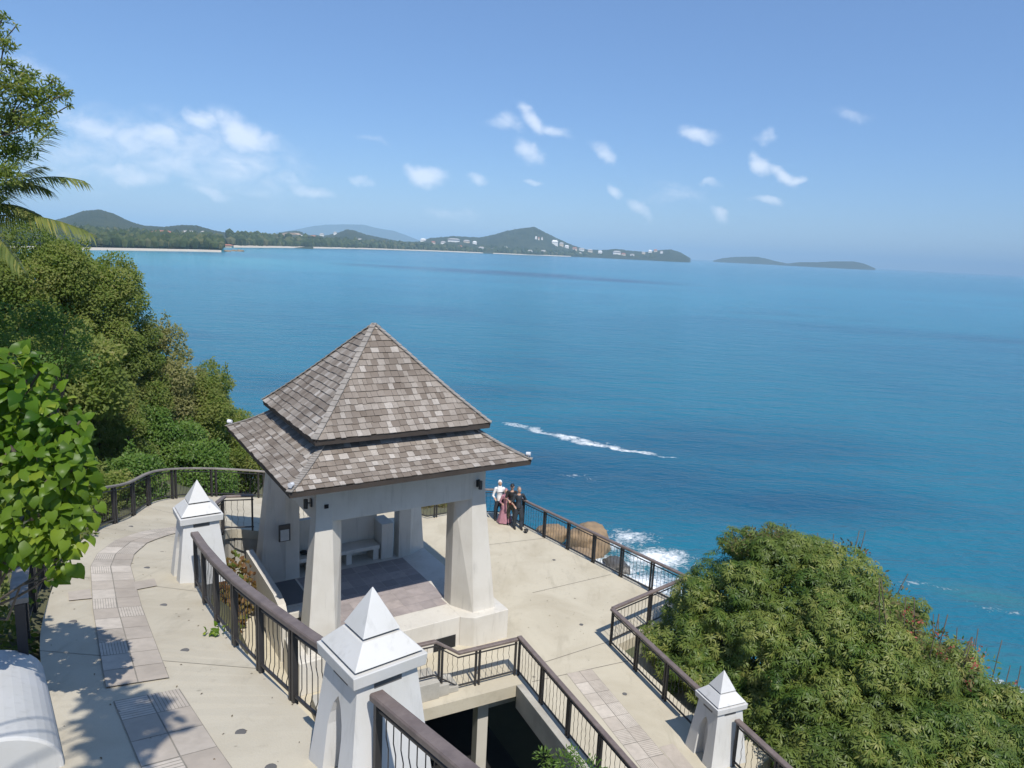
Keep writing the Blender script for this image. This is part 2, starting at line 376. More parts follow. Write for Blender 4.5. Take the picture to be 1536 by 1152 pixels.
def onramp(u, v):
    q = onz(u, v, 4.5)
    for _ in range(40): q = onz(u, v, ramp_surf(q.x, q.y))
    return (q.x, q.y)
SIDE = [[onramp(80+a*.3402, 760+b*.3402) for a, b in t] for t in (((68, 418), (170, 408), (163, 366), (66, 380)), ((362, 370), (458, 352), (446, 320), (354, 336)))]
tile_path('tile_path', [(-1.7, 4.1), (-3.54, 6.46), (-4.62, 7.9)], .74, 2, ramp_surf, .62, .012)
tile_path('tile_path', [(-4.92, 8.26), (-6.81, 11.2), (-8.45, 13.9), (-8.95, 15.0), (-9.35, 16.4), (-9.55, 18.2), (-9.45, 20.0)], .73, 2, ramp_surf, .62, .02,
          SIDE)
flat = lambda x, y: 0.0
tile_path('tile_path', [(2.5, 17.72), (3.6, 14.98), (5.42, 10.5)], .74, 2, flat, .52, .006, [[(3.74, 14.72), (4.08, 14.86), (4.4, 14.0), (4.06, 13.86)]])

n_ = 190; LP = []
while len(LP) < n_:
    if random.random() < .6: x, y = random.uniform(-10.5, -.5), random.uniform(4.5, 22)
    else: x, y = random.uniform(-2.5, 5.5), random.uniform(14.5, 28)
    h = RBVH.ray_cast(Vector((x, y, 50)), Vector((0, 0, -1)))[0]
    if h is not None and x < 0 and y < 22: LP.append((x, y, h.z+.01))
    elif -.5 < x < 3.2+(y-19)*.3 and 19.5 < y < 27-x*1.1: LP.append((x, y, .01))
mb = MB()
for x, y, z in LP:
    a = random.random()*6.3; l = random.uniform(.010, .028); d = Vector((math.cos(a), math.sin(a), 0)); e = Vector((-d.y, d.x, 0)); c = Vector((x, y, z))
    mb.add([c-d*l, c-e*l*.4+Vector((0, 0, .006)), c+d*l, c+e*l*.4+Vector((0, 0, .004))], [(0, 1, 2, 3)])
M['litter'] = rndmat('dry_litter', [(0, (.07, .05, .03)), (.6, (.15, .11, .06)), (1, (.25, .2, .11))], .9)
tag(mb.build('leaf_litter', M['litter'], recalc=False), 'scattered dry leaf crumbs on the pale paving', 'litter', kind='stuff')

# ------------------------------------------------------------------ railings
def sweep(mb, P, wd, th, mat=0):
    rings = []
    for i, p in enumerate(P):
        d0 = (P[i]-P[i-1]) if i else (P[1]-P[0]); d1 = (P[i+1]-P[i]) if i < len(P)-1 else d0
        a = Vector((d0.y, -d0.x, 0)).normalized(); b = Vector((d1.y, -d1.x, 0)).normalized(); n = (a+b).normalized()
        n = n/max(.4, n.dot(a)); z = Vector((0, 0, th/2)); ch = .18
        rings.append([p-n*wd/2-z*(1-ch*2), p-n*wd/2*(1-ch)-z, p+n*wd/2*(1-ch)-z, p+n*wd/2-z*(1-ch*2), p+n*wd/2+z*(1-ch*2), p+n*wd/2*(1-ch)+z, p-n*wd/2*(1-ch)+z, p-n*wd/2+z*(1-ch*2)])
    mb.loft(rings, mat)
BAL = {}
def baluster_mesh(h, style):
    key = (round(h, 2), style)
    if key not in BAL:
        mb = MB(); a = .018
        kink = [(0, 0), (.16, 0), (.30, a), (.44, -a*.4), (.58, a), (.72, -a*.6), (.84, 0), (1, 0)] if style == 'wave' else [(0, 0), (.1, 0), (.22, .05), (.62, .05), (.74, 0), (1, 0)]
        mb.tube([(x, 0, z*h) for z, x in kink], .0062, 5); o = mb.build('baluster', M['iron']); BAL[key] = o.data; bpy.data.objects.remove(o)
    return BAL[key]
def railing(name, label, path, h=1.1, panel=1.4, wd=.12, th=.07, pw=.045, gap=.10, style='wave', timber='timber', group='timber topped railings', space=.17, cat='railing', corners=True, endposts=True):
    P = [Vector(p) for p in path]; T = thing(name, P[0], label, cat, group); up = Vector((0, 0, 1))
    mb = MB(); sweep(mb, [p+up*(h-th/2) for p in P], wd, th); mb.build('handrail', M[timber], T)
    mb = MB(); sweep(mb, [p+up*(h-th-.09) for p in P], .03, .03); mb.build('upper_rail', M['iron'], T)
    mb = MB(); sweep(mb, [p+up*.12 for p in P], .04, .035); mb.build('bottom_rail', M['iron'], T)
    cum = [0]
    for i in range(len(P)-1): cum.append(cum[-1]+(P[i+1]-P[i]).length)
    tot = cum[-1]
    def pos(s):
        s = min(max(s, 0), tot); i = 0
        while i < len(P)-2 and cum[i+1] < s: i += 1
        t = (s-cum[i])/max(1e-6, cum[i+1]-cum[i]); d = (P[i+1]-P[i]); return P[i].lerp(P[i+1], t), math.atan2(d.y, d.x)
    n = max(1, round(tot/panel)); js = [tot*i/n for i in range(n+1)]
    pm = MB(); ph = h-th; pm.box((0, 0, ph/2), (pw, pw*1.25, ph)); po = pm.build('post', M['iron']); pmesh = po.data; bpy.data.objects.remove(po)
    def put(nm, me, s, z=0):
        q, a = pos(s); o = bpy.data.objects.new(nm, me); COL.objects.link(o); o.parent = T; o.location = q-P[0]+up*z; o.rotation_euler = (0, 0, a)
    for i, j in enumerate(js):
        if i == 0: put('post', pmesh, .04)
        elif i == n: put('post', pmesh, tot-.04)
        else: put('post', pmesh, j-gap/2); put('post', pmesh, j+gap/2)
    hb = h-th-.09-.12; bmesh_ = baluster_mesh(hb, style)
    for i in range(n):
        a, b = js[i]+gap/2+.02, js[i+1]-gap/2-.02; k = max(1, int((b-a)/space))
        for q in range(1, k+1): put('baluster', bmesh_, a+(b-a)*q/(k+1), .12)
    return T
E0 = Vector((.52, 17.3, 0)); ED = Vector((.88, .475, 0)); EN = Vector((-.475, .88, 0))
railing('railing', 'long seaside railing with brown timber top along the far right plaza edge', [(-.05, 28.8, 0), (.85, 27.45, 0), (5.75, 21.35, 0)], 1.14)
railing('railing', 'short railing return from the sea corner to the corner post by the leafy tree', [(5.72, 21.28, 0), (3.16, 19.05, 0)], 1.12)
railing('railing', 'railing along the outer side of the tiled strip in front of the leafy tree', [(3.14, 19.0, 0), (4.72, 15.25, 0)], 1.12, wd=.14)
railing('railing', 'railing leaving the far right pillar towards the bottom edge of the photo', [(5.25, 14.25, 0), (7.7, 8.4, 0)], 1.12, wd=.14)
railing('railing', 'stepped railing along the slab edge over the dark opening', [E0-ED*4.4+Vector((0, 0, .45)), E0-ED*2.35+Vector((0, 0, .45)), E0-ED*1.72, E0-ED*.05], 1.05, panel=1.12)
railing('railing', 'railing down the inner side of the tiled strip beside the dark opening', [E0, E0+Vector((.43, -.90, 0))*9.3], 1.1, wd=.13)
def rampline(i0, i1, off, lst, n=1):
    out = []
    for i in range(i0, i1, n):
        a, b = lst[i], lst[min(i+1, len(lst)-1)]; d = (b-a); nn = Vector((d.y, -d.x, 0)).normalized(); out.append(a+nn*off)
    return out
railing('railing', 'near railing with thick brown handrail curving along the walkway between two white pillars', [(-5.9, 13.05, rampz(13.05)), (-5.25, 11.95, rampz(11.95)), (-4.55, 10.85, rampz(10.85)), (-3.85, 9.85, rampz(9.85)), (-3.05, 8.8, rampz(8.8)), (-2.25, 7.8, rampz(7.8)), (-1.75, 7.2, rampz(7.2))],
        1.1, 1.25, .145, .085, .055, .10, 'dogleg', space=.165)
railing('railing', 'nearest railing with thick handrail starting at the large white pillar', [(-1.13, 6.2, rampz(6.2)), (-.32, 5.1, rampz(5.1)), (.6, 3.85, rampz(3.85))], 1.1, 1.25, .145, .085, .055, .10, 'dogleg', space=.165)
LOUT = [Vector(RL[i]) for i in range(30, 60)]
LOUT = [p+Vector((.12, -.05, 0)) for p in LOUT]
railing('railing', 'far weathered railing around the outer bend of the ramp below the hillside trees', LOUT, 1.12, 1.9, .13, .06, .06, .2, 'dogleg', 'timber_old')
railing('railing', 'inner ramp railing behind the smaller white pillar and beside the pavilion column', [(-6.45, 14.6, ramp_surf(-6.6, 14.6)), (-7.25, 16.8, 3.2), (-8.28, 20.35, 2.25), (-7.5, 20.55, 2.25)], 1.12, 1.5, .11, .06, .05, .2)
railing('railing', 'inner ramp railing along the back of the pavilion', [(-7.0, 21.75, 1.78), (-5.3, 23.2, .85), (-4.3, 24.15, .35)], 1.12, 1.5, .11, .06, .05, .2)
railing('railing', 'railing at the back of the plaza in front of dry scrub', [(-4.1, 28.5, 0), (-3.15, 27.95, 0), (-2.1, 28.65, 0), (-.1, 28.85, 0)], 1.12, 1.5)
railing('railing', 'old grey timber railing in shade on the left side of the walkway', [RL[i]+Vector((-.12, -.14, 0)) for i in range(15, 27, 2)], 1.12, 1.6, .2, .07, .09, .2, 'dogleg', 'timber_old', space=.2)

# ------------------------------------------------------------------ gate pillars
def pillar(label, x, y, zb, yaw):
    T = thing('gate_pillar', (x, y, zb), label, 'pillar', 'white pyramid topped pillars'); c0 = Vector((x, y, zb))
    ex = Vector((math.cos(yaw), math.sin(yaw), 0)); ey = Vector((-math.sin(yaw), math.cos(yaw), 0))
    def P(a, b, z): return c0+ex*a+ey*b+Vector((0, 0, z))
    def frus(h0, z0, h1, z1, nm, m, bev=.008):
        mb = MB(); mb.hexa([P(-h0, -h0, z0), P(h0, -h0, z0), P(h0, h0, z0), P(-h0, h0, z0), P(-h1, -h1, z1), P(h1, -h1, z1), P(h1, h1, z1), P(-h1, h1, z1)])
        return mb.build(nm, m, T, bevel=bev)
    frus(.205, 1.645, .004, 2.05, 'cap_tip', M['pillar'], .004)
    frus(.165, 1.60, .165, 1.65, 'cap_groove', M['groove'], 0)
    frus(.375, 1.435, .212, 1.615, 'cap_skirt', M['pillar'])
    frus(.335, 1.40, .335, 1.44, 'cap_groove', M['groove'], 0)
    frus(.395, 1.275, .405, 1.405, 'cap_slab', M['pillar'])
    # shaft with a slot under the slab on every side and a pointed arch niche on the walkway sides
    H0, H1, ZT = .47, .325, 1.28
    def hz(z): return H0+(H1-H0)*z/ZT
    mb = MB(); dp = .13
    for side in range(4):
        d = [ex, ey, -ex, -ey][side]; t = Vector((0, 0, 1)).cross(d)
        def F(s, z, dep=0): return c0+d*(hz(z)-dep)+t*s+Vector((0, 0, z))
        if side in (0, 2):
            aw = .15; arch = [(-aw, .0), (-aw, .62), (-aw*.85, .76), (-aw*.5, .9), (0, 1.0), (aw*.5, .9), (aw*.85, .76), (aw, .62), (aw, .0)]
            k = len(arch); mid = k//2
            L = [(-hz(0), 0)]+arch[:mid+1]+[(0, ZT), (-hz(ZT), ZT)]; Rr = [(hz(0), 0)]+arch[::-1][:mid+1]+[(0, ZT), (hz(ZT), ZT)]
            mb.add([F(*q) for q in L], [tuple(range(len(L)))]); mb.add([F(*q) for q in Rr], [tuple(range(len(Rr)))])
            fr = [F(*q) for q in arch]; bk = [F(q[0], q[1], dp+(hz(q[1])-hz(.9))) for q in arch]
            mb.add(fr+bk, [(i, i+1, i+1+k, i+k) for i in range(k-1)], 0); mb.add(bk, [tuple(range(k))], 0)
        else:
            mb.add([F(-hz(0), 0), F(hz(0), 0), F(hz(ZT), ZT), F(-hz(ZT), ZT)], [(0, 1, 2, 3)])
    mb.add([P(-H1, -H1, ZT), P(H1, -H1, ZT), P(H1, H1, ZT), P(-H1, H1, ZT)], [(0, 1, 2, 3)])
    body = mb.build('shaft', M['pillar'], T, recalc=False)
    for d, t in ((ex, ey), (-ex, ey), (ey, ex), (-ey, ex)):
        z = 1.215; q = c0+d*(hz(z)-.004)+Vector((0, 0, z)); mb = MB()
        mb.box(q, (.3, .02, .07), t, Vector((0, 0, 1)).cross(t)); mb.build('slot', M['groove'], T)
    return T
pillar('large white pyramid topped pillar in the foreground where two near handrails meet', -1.27, 6.66, 5.52, .69)
pillar('white pyramid topped pillar at the far bend of the walkway beside the pavilion', -6.19, 13.87, 4.02, .60)
pillar('white pyramid topped pillar at the right in front of the leafy tree', 4.97, 14.6, 0, .40)

# ------------------------------------------------------------------ pavilion
PC = Vector((-3.886, 20.0, 0)); PY = .575
PX = Vector((math.cos(PY), math.sin(PY), 0)); PYV = Vector((-math.sin(PY), math.cos(PY), 0))
def pv(a, b, z): return PC+PX*a+PYV*b+Vector((0, 0, z))
pav = thing('pavilion', PC, 'open white pavilion with two tier grey shingle roof above the sea', 'pavilion')
def pbox(a0, a1, b0, b1, z0, z1, nm, m, bev=.01, parent=None):
    mb = MB(); mb.hexa([pv(a0, b0, z0), pv(a1, b0, z0), pv(a1, b1, z0), pv(a0, b1, z0), pv(a0, b0, z1), pv(a1, b0, z1), pv(a1, b1, z1), pv(a0, b1, z1)])
    return mb.build(nm, m, parent or pav, bevel=bev)
def shingle_roof(nm, prof, rows, wmean):
    # prof(t): t=0 eave .. 1 top -> (half size, z)
    mb = MB()
    deck = [prof(i/10) for i in range(11)]
    for sd_ in range(4):
        d = [PX, PYV, -PX, -PYV][sd_]; t = Vector((0, 0, 1)).cross(d)
        def S(s, h, z): return PC+d*h+t*s+Vector((0, 0, z))
        for i in range(10):
            (h0, z0), (h1, z1) = deck[i], deck[i+1]
            mb.add([S(-h0, h0-.01, z0-.05), S(h0, h0-.01, z0-.05), S(h1, h1-.01, z1-.05), S(-h1, h1-.01, z1-.05)], [(0, 1, 2, 3)], 1)
        h0, z0 = deck[0]                                    # fascia and soffit
        mb.add([S(-h0+.02, h0-.02, z0-.13), S(h0-.02, h0-.02, z0-.13), S(h0, h0, z0-.0), S(-h0, h0, z0-.0)], [(0, 1, 2, 3)], 1)
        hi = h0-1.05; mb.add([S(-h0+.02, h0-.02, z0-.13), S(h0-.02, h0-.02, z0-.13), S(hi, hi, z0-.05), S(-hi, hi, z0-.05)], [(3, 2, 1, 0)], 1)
        for r in range(rows):
            t0, t1 = r/rows, min(1, (r+1.25)/rows)
            (ha, za), (hb, zb) = prof(t0), prof(t1); nrm = (d*(za-zb)*-1+Vector((0, 0, 1))*(ha-hb)).normalized()
            x = -ha-random.random()*wmean
            while x < ha:
                wv = wmean*(.65+.75*random.random()); x0, x1 = max(x, -ha), min(x+wv-.006, ha); x += wv
                if x1-x0 < .02: continue
                th = .016+.010*random.random(); lift = .012+.010*random.random(); drop = random.uniform(-.015, .012)
                f0 = (hb/ha) if ha > 0 else 0
                b0, b1 = max(x0, -ha), x1; u0, u1 = max(min(x0, hb), -hb), max(min(x1, hb), -hb)
                A, B, C_, D = S(b0, ha, za), S(b1, ha, za), S(u1, hb, zb), S(u0, hb, zb)
                dn = (A-D).normalized()*drop if (A-D).length > 0 else Vector()
                A += dn+nrm*lift; B += dn+nrm*lift; C_ += nrm*.002; D += nrm*.002; rv = random.random()
                V = [A, B, C_, D, A+nrm*th, B+nrm*th, C_+nrm*.006, D+nrm*.006]
                mb.add(V, [(4, 5, 6, 7), (0, 1, 5, 4), (1, 2, 6, 5), (3, 0, 4, 7)], 0, rv)
    o = mb.build(nm, [M['shingle'], M['soffit']], pav, recalc=False)
    for sx_, sy_ in ((1, 1), (1, -1), (-1, -1), (-1, 1)):
        hb_ = MB(); n = 22; D2 = (PX*sx_+PYV*sy_)
        for k in range(n):
            (h0, z0), (h1, z1) = prof(k/n), prof((k+1.18)/n if k < n-1 else 1)
            p0, p1 = PC+D2*(h0+.012)+Vector((0, 0, z0+.045)), PC+D2*h1+Vector((0, 0, z1+.03))
            hb_.bar(p0, p1, .15, .022)
        hb_.build('hip_cap', M['ridge'], o)
    return o
def prof_up(t): return (2.43*(1-t)+.0, 6.21+2.47*t-.10*math.sin(math.pi*t)*(1-t)*.9)
def prof_lo(t): return (3.27-1.17*t, 5.30+.72*t-.05*math.sin(math.pi*t))
shingle_roof('upper_roof', prof_up, 18, .165)
shingle_roof('lower_roof', prof_lo, 8, .17)
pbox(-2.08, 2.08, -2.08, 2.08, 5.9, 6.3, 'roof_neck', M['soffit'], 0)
for sx_, sy_ in ((1, -1), (-1, -1), (-1, 1), (1, 1)):
    mb = MB(); zz = ((.62, 2.70), (.9, 2.68), (4.0, 2.40), (4.55, 2.375))
    if (sx_, sy_) == (1, 1): zz = ((0, 2.74), (.9, 2.68), (4.0, 2.40), (4.55, 2.375))
    rings = []
    for z, h in zz:
        q = [(h, h), (1.97, h), (1.61, h-.36 if h-.36 < 2.0 else 2.02), (1.61, 1.61), (h-.36 if h-.36 < 2.0 else 2.02, 1.61), (h, 1.97)]
        rings.append([pv(sx_*a, sy_*b, z) for a, b in q])
    mb.loft(rings); mb.build('column', M['white'], pav, bevel=.012)
H, HI = 2.377, 1.95
pbox(-H, H, -H, -HI, 4.1, 5.26, 'beam', M['white']); pbox(-H, H, HI, H, 4.1, 5.26, 'beam', M['white'])
pbox(-H, -HI, -HI, HI, 4.1, 5.26, 'beam', M['white']); pbox(HI, H, -HI, HI, 4.1, 5.26, 'beam', M['white'])
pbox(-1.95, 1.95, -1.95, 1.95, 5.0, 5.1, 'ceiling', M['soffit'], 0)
# plinth with corner blocks
pbox(-1.55, 2.68, -2.70, 2.66, -.30, .86, 'plinth', M['white'], .015); pbox(-2.68, -1.552, -.05, 2.66, -.30, .86, 'plinth', M['white'], .015)
mb = MB(); pq = [(1.55, -2.72), (1.88, -2.97), (2.97, -2.97), (2.97, -1.5), (1.55, -1.5)]
mb.loft([[pv(a, b, z) for a, b in pq] for z in (-.02, .868)]); mb.build('plinth_block', M['white'], pav, bevel=.02)
pbox(-2.97, -1.5, -2.97, -1.6, -.02, .866, 'plinth_block', M['white'], .03)
mb = MB()
for i in range(8):
    for j in range(8):
        a0, a1 = -1.72+i*.43, -1.72+(i+1)*.43-.006; b0, b1 = -1.9+j*.43, -1.9+(j+1)*.43-.006
        r = random.random()*.55+(.35 if (2 <= i <= 4 and 1 <= j <= 2) else 0)
        mb.add([pv(a0, b0, .866), pv(a1, b0, .866), pv(a1, b1, .866), pv(a0, b1, .866)], [(0, 1, 2, 3)], 0, r)
mb.build('tiled_floor', M['floor'], pav, recalc=False)
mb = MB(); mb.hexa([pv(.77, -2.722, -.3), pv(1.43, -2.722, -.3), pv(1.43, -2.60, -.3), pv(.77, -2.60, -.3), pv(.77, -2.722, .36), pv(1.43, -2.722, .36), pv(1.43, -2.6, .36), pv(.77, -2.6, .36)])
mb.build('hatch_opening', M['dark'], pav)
pbox(2.68, 3.35, -1.35, 1.1, 0, .30, 'side_step', M['plaza'])
pbox(2.1, 3.0, -1.2, 1.3, .02, .55, 'side_step', M['plaza'])
# rear bench, rear wall, pier
pbox(-1.7, 1.15, 2.36, 2.56, .86, 2.35, 'rear_wall', M['white'])
pbox(-1.62, 1.0, 1.72, 2.34, 1.24, 1.36, 'bench_seat', M['white'])
for a in (-1.2, .0, .9): pbox(a-.09, a+.09, 1.78, 2.3, .86, 1.25, 'bench_leg', M['white'])
pbox(1.05, 1.45, 1.7, 2.5, .86, 2.05, 'pier', M['white'])
for z0, z1, b0, b1 in ((.66, .84, -.42, -.07), (.44, .58, -.80, -.45), (.2, .32, -1.18, -.84)): pbox(-2.74, -1.56, b0, b1, z0, z1, 'stair_tread', M['white'], .008)
mb = MB(); mb.add([pv(-2.6, .02, .866), pv(-1.78, .02, .866), pv(-1.78, 1.55, .866), pv(-2.6, 1.55, .866)], [(0, 1, 2, 3)], 0, .3); mb.build('slate_floor', M['slate'], pav, recalc=False)
mb = MB(); pr = [(2.5, 0), (2.5, 1.62), (-.6, 1.6), (-1.05, 1.5), (-1.3, 1.2), (-1.3, 0), (.1, 0), (2.0, 1.0), (2.0, 0)]
for a, in ((-2.76,),):
    V = [pv(a, b, z) for b, z in pr]+[pv(a-.2, b, z) for b, z in pr]; n = len(pr); tr_ = [list(t) for t in tessellate_polygon([[Vector((b, z, 0)) for b, z in pr]])]
    mb.add(V, tr_+[[q+n for q in t[::-1]] for t in tr_]+[(i, (i+1) % n, (i+1) % n+n, i+n) for i in range(n)])
par = mb.build('stair_parapet', M['white'], pav)
# wall lamps, vent and notice board
def wall_lamp(a, b, z, nx, ny):
    mb = MB(); o = pv(a, b, z); n = (PX*nx+PYV*ny); t = Vector((0, 0, 1)).cross(n)
    mb.box(o+n*.02, (.10, .04, .2), t, -n); mb.bar(o+n*.04, o+n*.16, .03, .03)
    L = mb.build('wall_lamp', M['lamp'], pav)
    mb = MB(); mb.tube([o+n*.15+Vector((0, 0, -.13)), o+n*.15+Vector((0, 0, .10))], .055, 10); mb.build('lamp_shade', M['lamp'], L)
wall_lamp(2.13, -2.38, 4.54, 0, -1); wall_lamp(-2.38, -2.05, 4.55, -1, 0)
mb = MB(); mb.box(pv(-2.12, -2.385, 4.52), (.1, .03, .1), PX, PYV); mb.build('vent', M['dark'], pav)
nb = MB(); nb.box(pv(-2.06, 1.585, 2.36), (.34, .05, .52), PX, PYV); nb = nb.build('notice_board', M['lamp'], pav, bevel=.01)
mb = MB(); mb.box(pv(-2.06, 1.555, 2.30), (.25, .01, .34), PX, PYV); mb.build('notice_sheet', M['paper'], nb)
for sx_, sy_ in ((-1, -1), (1, -1), (-1, 1)):
    mb = MB(); q = PC+(PX*sx_+PYV*sy_)*3.2+Vector((0, 0, 5.47)); D2 = (PX*sx_+PYV*sy_).normalized()
    mb.tube([q-Vector((0, 0, .1)), q], .02, 6); mb.tube([q-D2*.06, q+D2*.06], [.05, .06], 10); mb.build('eave_spotlight', M['lens'], pav)

# ------------------------------------------------------------------ slab edge, steps and dark lower storey
low = thing('lower_storey', E0+Vector((-1, 0, -3.4)), 'dark open storey under the plaza slab below the stepped railing', 'building')
def ebox(t0, t1, n0, n1, z0, z1, nm, m, bev=.01):
    mb = MB(); q = lambda t, n, z: E0-ED*t+EN*n+Vector((0, 0, z))
    mb.hexa([q(t1, n0, z0), q(t0, n0, z0), q(t0, n1, z0), q(t1, n1, z0), q(t1, n0, z1), q(t0, n0, z1), q(t0, n1, z1), q(t1, n1, z1)])
    return mb.build(nm, m, low, bevel=bev)
ebox(.75, 1.05, .10, .40, -3.4, -.33, 'support_post', M['white']); ebox(-.05, .74, .12, .36, -.85, -.33, 'beam', M['bare'])
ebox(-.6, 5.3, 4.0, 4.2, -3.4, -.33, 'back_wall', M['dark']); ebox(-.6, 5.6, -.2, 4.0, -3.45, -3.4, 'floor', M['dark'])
mb = MB(); a, b = Vector((.50, 16.80, 0)), Vector((4.40, 8.70, 0)); n = Vector((.89, .45, 0))
mb.hexa([a+Vector((0, 0, -.62)), b+Vector((0, 0, -.62)), b+n*.22+Vector((0, 0, -.62)), a+n*.22+Vector((0, 0, -.62)), a+Vector((0, 0, .012)), b+Vector((0, 0, .012)), b+n*.22+Vector((0, 0, .012)), a+n*.22+Vector((0, 0, .012))])
mb.build('edge_beam', M['bare'], low, bevel=.01)
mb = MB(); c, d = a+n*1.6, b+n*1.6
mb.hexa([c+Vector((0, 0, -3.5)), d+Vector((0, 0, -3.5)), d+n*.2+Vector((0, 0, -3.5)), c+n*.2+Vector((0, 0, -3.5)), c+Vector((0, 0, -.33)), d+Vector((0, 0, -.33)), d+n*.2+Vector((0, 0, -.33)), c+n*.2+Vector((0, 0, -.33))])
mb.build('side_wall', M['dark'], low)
st = thing('raised_step', E0-ED*2.4, 'raised concrete landing with two steps behind the stepped railing', 'steps')
for t0, t1, n0, n1, z in ((2.25, 5.2, -.14, .55, .45), (1.98, 2.25, -.10, .55, .30), (1.7, 1.98, -.06, .55, .15)):
    mb = MB(); q = lambda t, n, zz: E0-ED*t+EN*n+Vector((0, 0, zz))
    mb.hexa([q(t1, n0, .001), q(t0, n0, .001), q(t0, n1, .001), q(t1, n1, .001), q(t1, n0, z), q(t0, n0, z), q(t0, n1, z), q(t1, n1, z)]); mb.build('step', M['bare'], st, bevel=.012)

# ------------------------------------------------------------------ rounded white parapet at the left
A_, B_ = Vector((-4.30, 6.45, 0)), Vector((-5.95, 8.65, 0)); dd = (B_-A_).normalized(); nl = Vector((-dd.y, dd.x, 0)); mb = MB(); rings = []
for p in (A_, B_):
    z = rampz(p.y); ring = [p+Vector((0, 0, z-.1))]
    for k in range(11):
        t = math.pi/2*k/10; ring.append(p+nl*(.66*(1-math.cos(t)))+Vector((0, 0, z+.02+.48*math.sin(t))))
    ring += [p+nl*1.1+Vector((0, 0, z+.50)), p+nl*1.1+Vector((0, 0, z-.1))]; rings.append(ring)
mb.loft(rings)
tag(mb.build('parapet', M['pillar'], bevel=.03), 'thick white parapet with rounded shoulder at the bottom left corner', 'parapet')

# ------------------------------------------------------------------ sea
m, n, b = new_mat('sea_water'); p = n.new('ShaderNodeNewGeometry').outputs['Position']
sxy = n.new('ShaderNodeSeparateXYZ'); n.link(p, sxy.inputs[0])
big = n.noise(n.mapping(p, scale=(.35, 1, 1), rot=(0, 0, .2)), .006, 5, .6, .5); mid = n.noise(n.mapping(p, scale=(.6, 1, 1), rot=(0, 0, .25)), .035, 5, .6)
depth = n.remap(sxy.outputs[1], 60, 620, 0, 1)
deep = n.mix(depth, (.012, .135, .200), (.020, .205, .300))
deep = n.mix(n.remap(sxy.outputs[1], 500, 1300, 0, .75), deep, (.015, .175, .265))
shallow = n.blobs(p, [(-420, 900, 520, 420, .4, 1.0), (-700, 1600, 700, 900, 0, .8)])
deep = n.mix(n.math('MULTIPLY', shallow, .7), deep, (.05, .33, .38))
deep = n.mix(n.remap(big, .40, .70, 0, .45), deep, (.010, .10, .19))
deep = n.mix(n.remap(mid, .5, .72, 0, .35), deep, (.005, .07, .15))
reef_cloud_shade = n.blobs(p, [(-20, 930, 250, 150, -.25, 1.25), (105, 860, 150, 85, -.3, 1.25), (-160, 960, 170, 100, -.2, .9), (215, 335, 110, 34, -.15, .6), (150, 360, 70, 20, -.1, .4), (160, 430, 90, 20, 0, .3), (34, 118, 50, 26, .1, .7), (4, 95, 60, 26, 0, 1.0), (-30, 150, 60, 24, 0, .6), (30, 88, 40, 14, .1, .8)])  # dark reef near shore; cloud shadow farther out painted into the water colour
deep = n.mix(n.math('MULTIPLY', reef_cloud_shade, n.remap(n.noise(p, .03, 4), .3, .6, .45, .95)), deep, (.006, .055, .120))
green = n.blobs(p, [(14, 68, 8, 6, .2, .9), (46, 64, 9, 4, -.3, .8), (34, 52, 14, 9, -.3, .8), (20, 58, 14, 8, 0, .7)])
deep = n.mix(n.math('MULTIPLY', green, .55), deep, (.05, .17, .16))
# foam: around the rocks, and the breaking streak offshore
wn = n.new('ShaderNodeTexNoise'); wn.inputs['Scale'].default_value = .35; wn.inputs['Detail'].default_value = 5; n.link(p, wn.inputs['Vector'])
wv = n.vmath('SCALE', n.vmath('SUBTRACT', wn.outputs['Color'], (.5, .5, .5))); wv.node.inputs['Scale'].default_value = 5.0
pw = n.vmath('ADD', p, wv)
fm = n.blobs(pw, [(15.2, 69, 6.5, 5.0, .1, 1.08), (9.5, 66.5, 7, 6, 0, 1.1), (12.5, 62.5, 8.5, 7, .1, 1.2), (13.5, 74, 5.5, 4.0, .3, .8), (10, 72.5, 5, 3, 0, .8), (6, 68, 4.5, 3.2, 0, .8), (12.4, 75, 4, 4, .3, .55), (17.5, 64, 5, 3, 0, .7), (15, 57, 8, 4, 0, .9), (-1.5, 79, 3.4, 2.6, 0, .9), (38, 47.5, 5, 3.0, -.5, 1.0), (43, 44, 7, 3.4, -.4, 1.0), (30, 58, 8, 2.4, -.35, .5), (40, 66, 7, 1.4, -.2, .46), (33, 71, 6, 1.3, -.3, .48), (46, 61, 6, 1.2, -.2, .42), (36, 60, 5, 1.3, -.3, .45),
 (1.2, 122.6, 5.5, 2.4, -.66, .72), (5, 119.4, 6, 2.6, -.66, .85), (9, 116, 6, 2.8, -.64, .95), (13, 113, 6, 3.0, -.6, 1.0), (17, 110.6, 5.5, 2.3, -.45, 1.0), (20, 109, 5, 1.8, -.42, .95), (24, 107.5, 4, 1.2, -.36, .7), (9.5, 95, 7, 1.6, -.1, .42)])
fn1 = n.noise(p, .9, 8, .72, 1.4); fn2 = n.noise(p, 3.2, 5, .7)
foam = n.math('ADD', fm, n.math('MULTIPLY', n.math('SUBTRACT', n.math('ADD', n.math('MULTIPLY', fn1, .6), n.math('MULTIPLY', fn2, .4)), .53), 3.2))
foam = n.math('MULTIPLY', n.remap(foam, .30, .92, 0, 1), n.remap(fm, .05, .3, 0, 1))
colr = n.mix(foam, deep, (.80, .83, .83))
setb(n, b, Base_Color=colr, Roughness=n.remap(foam, 0, 1, .16, .8)); b.inputs['IOR'].default_value = 1.33; b.inputs['Specular IOR Level'].default_value = .4
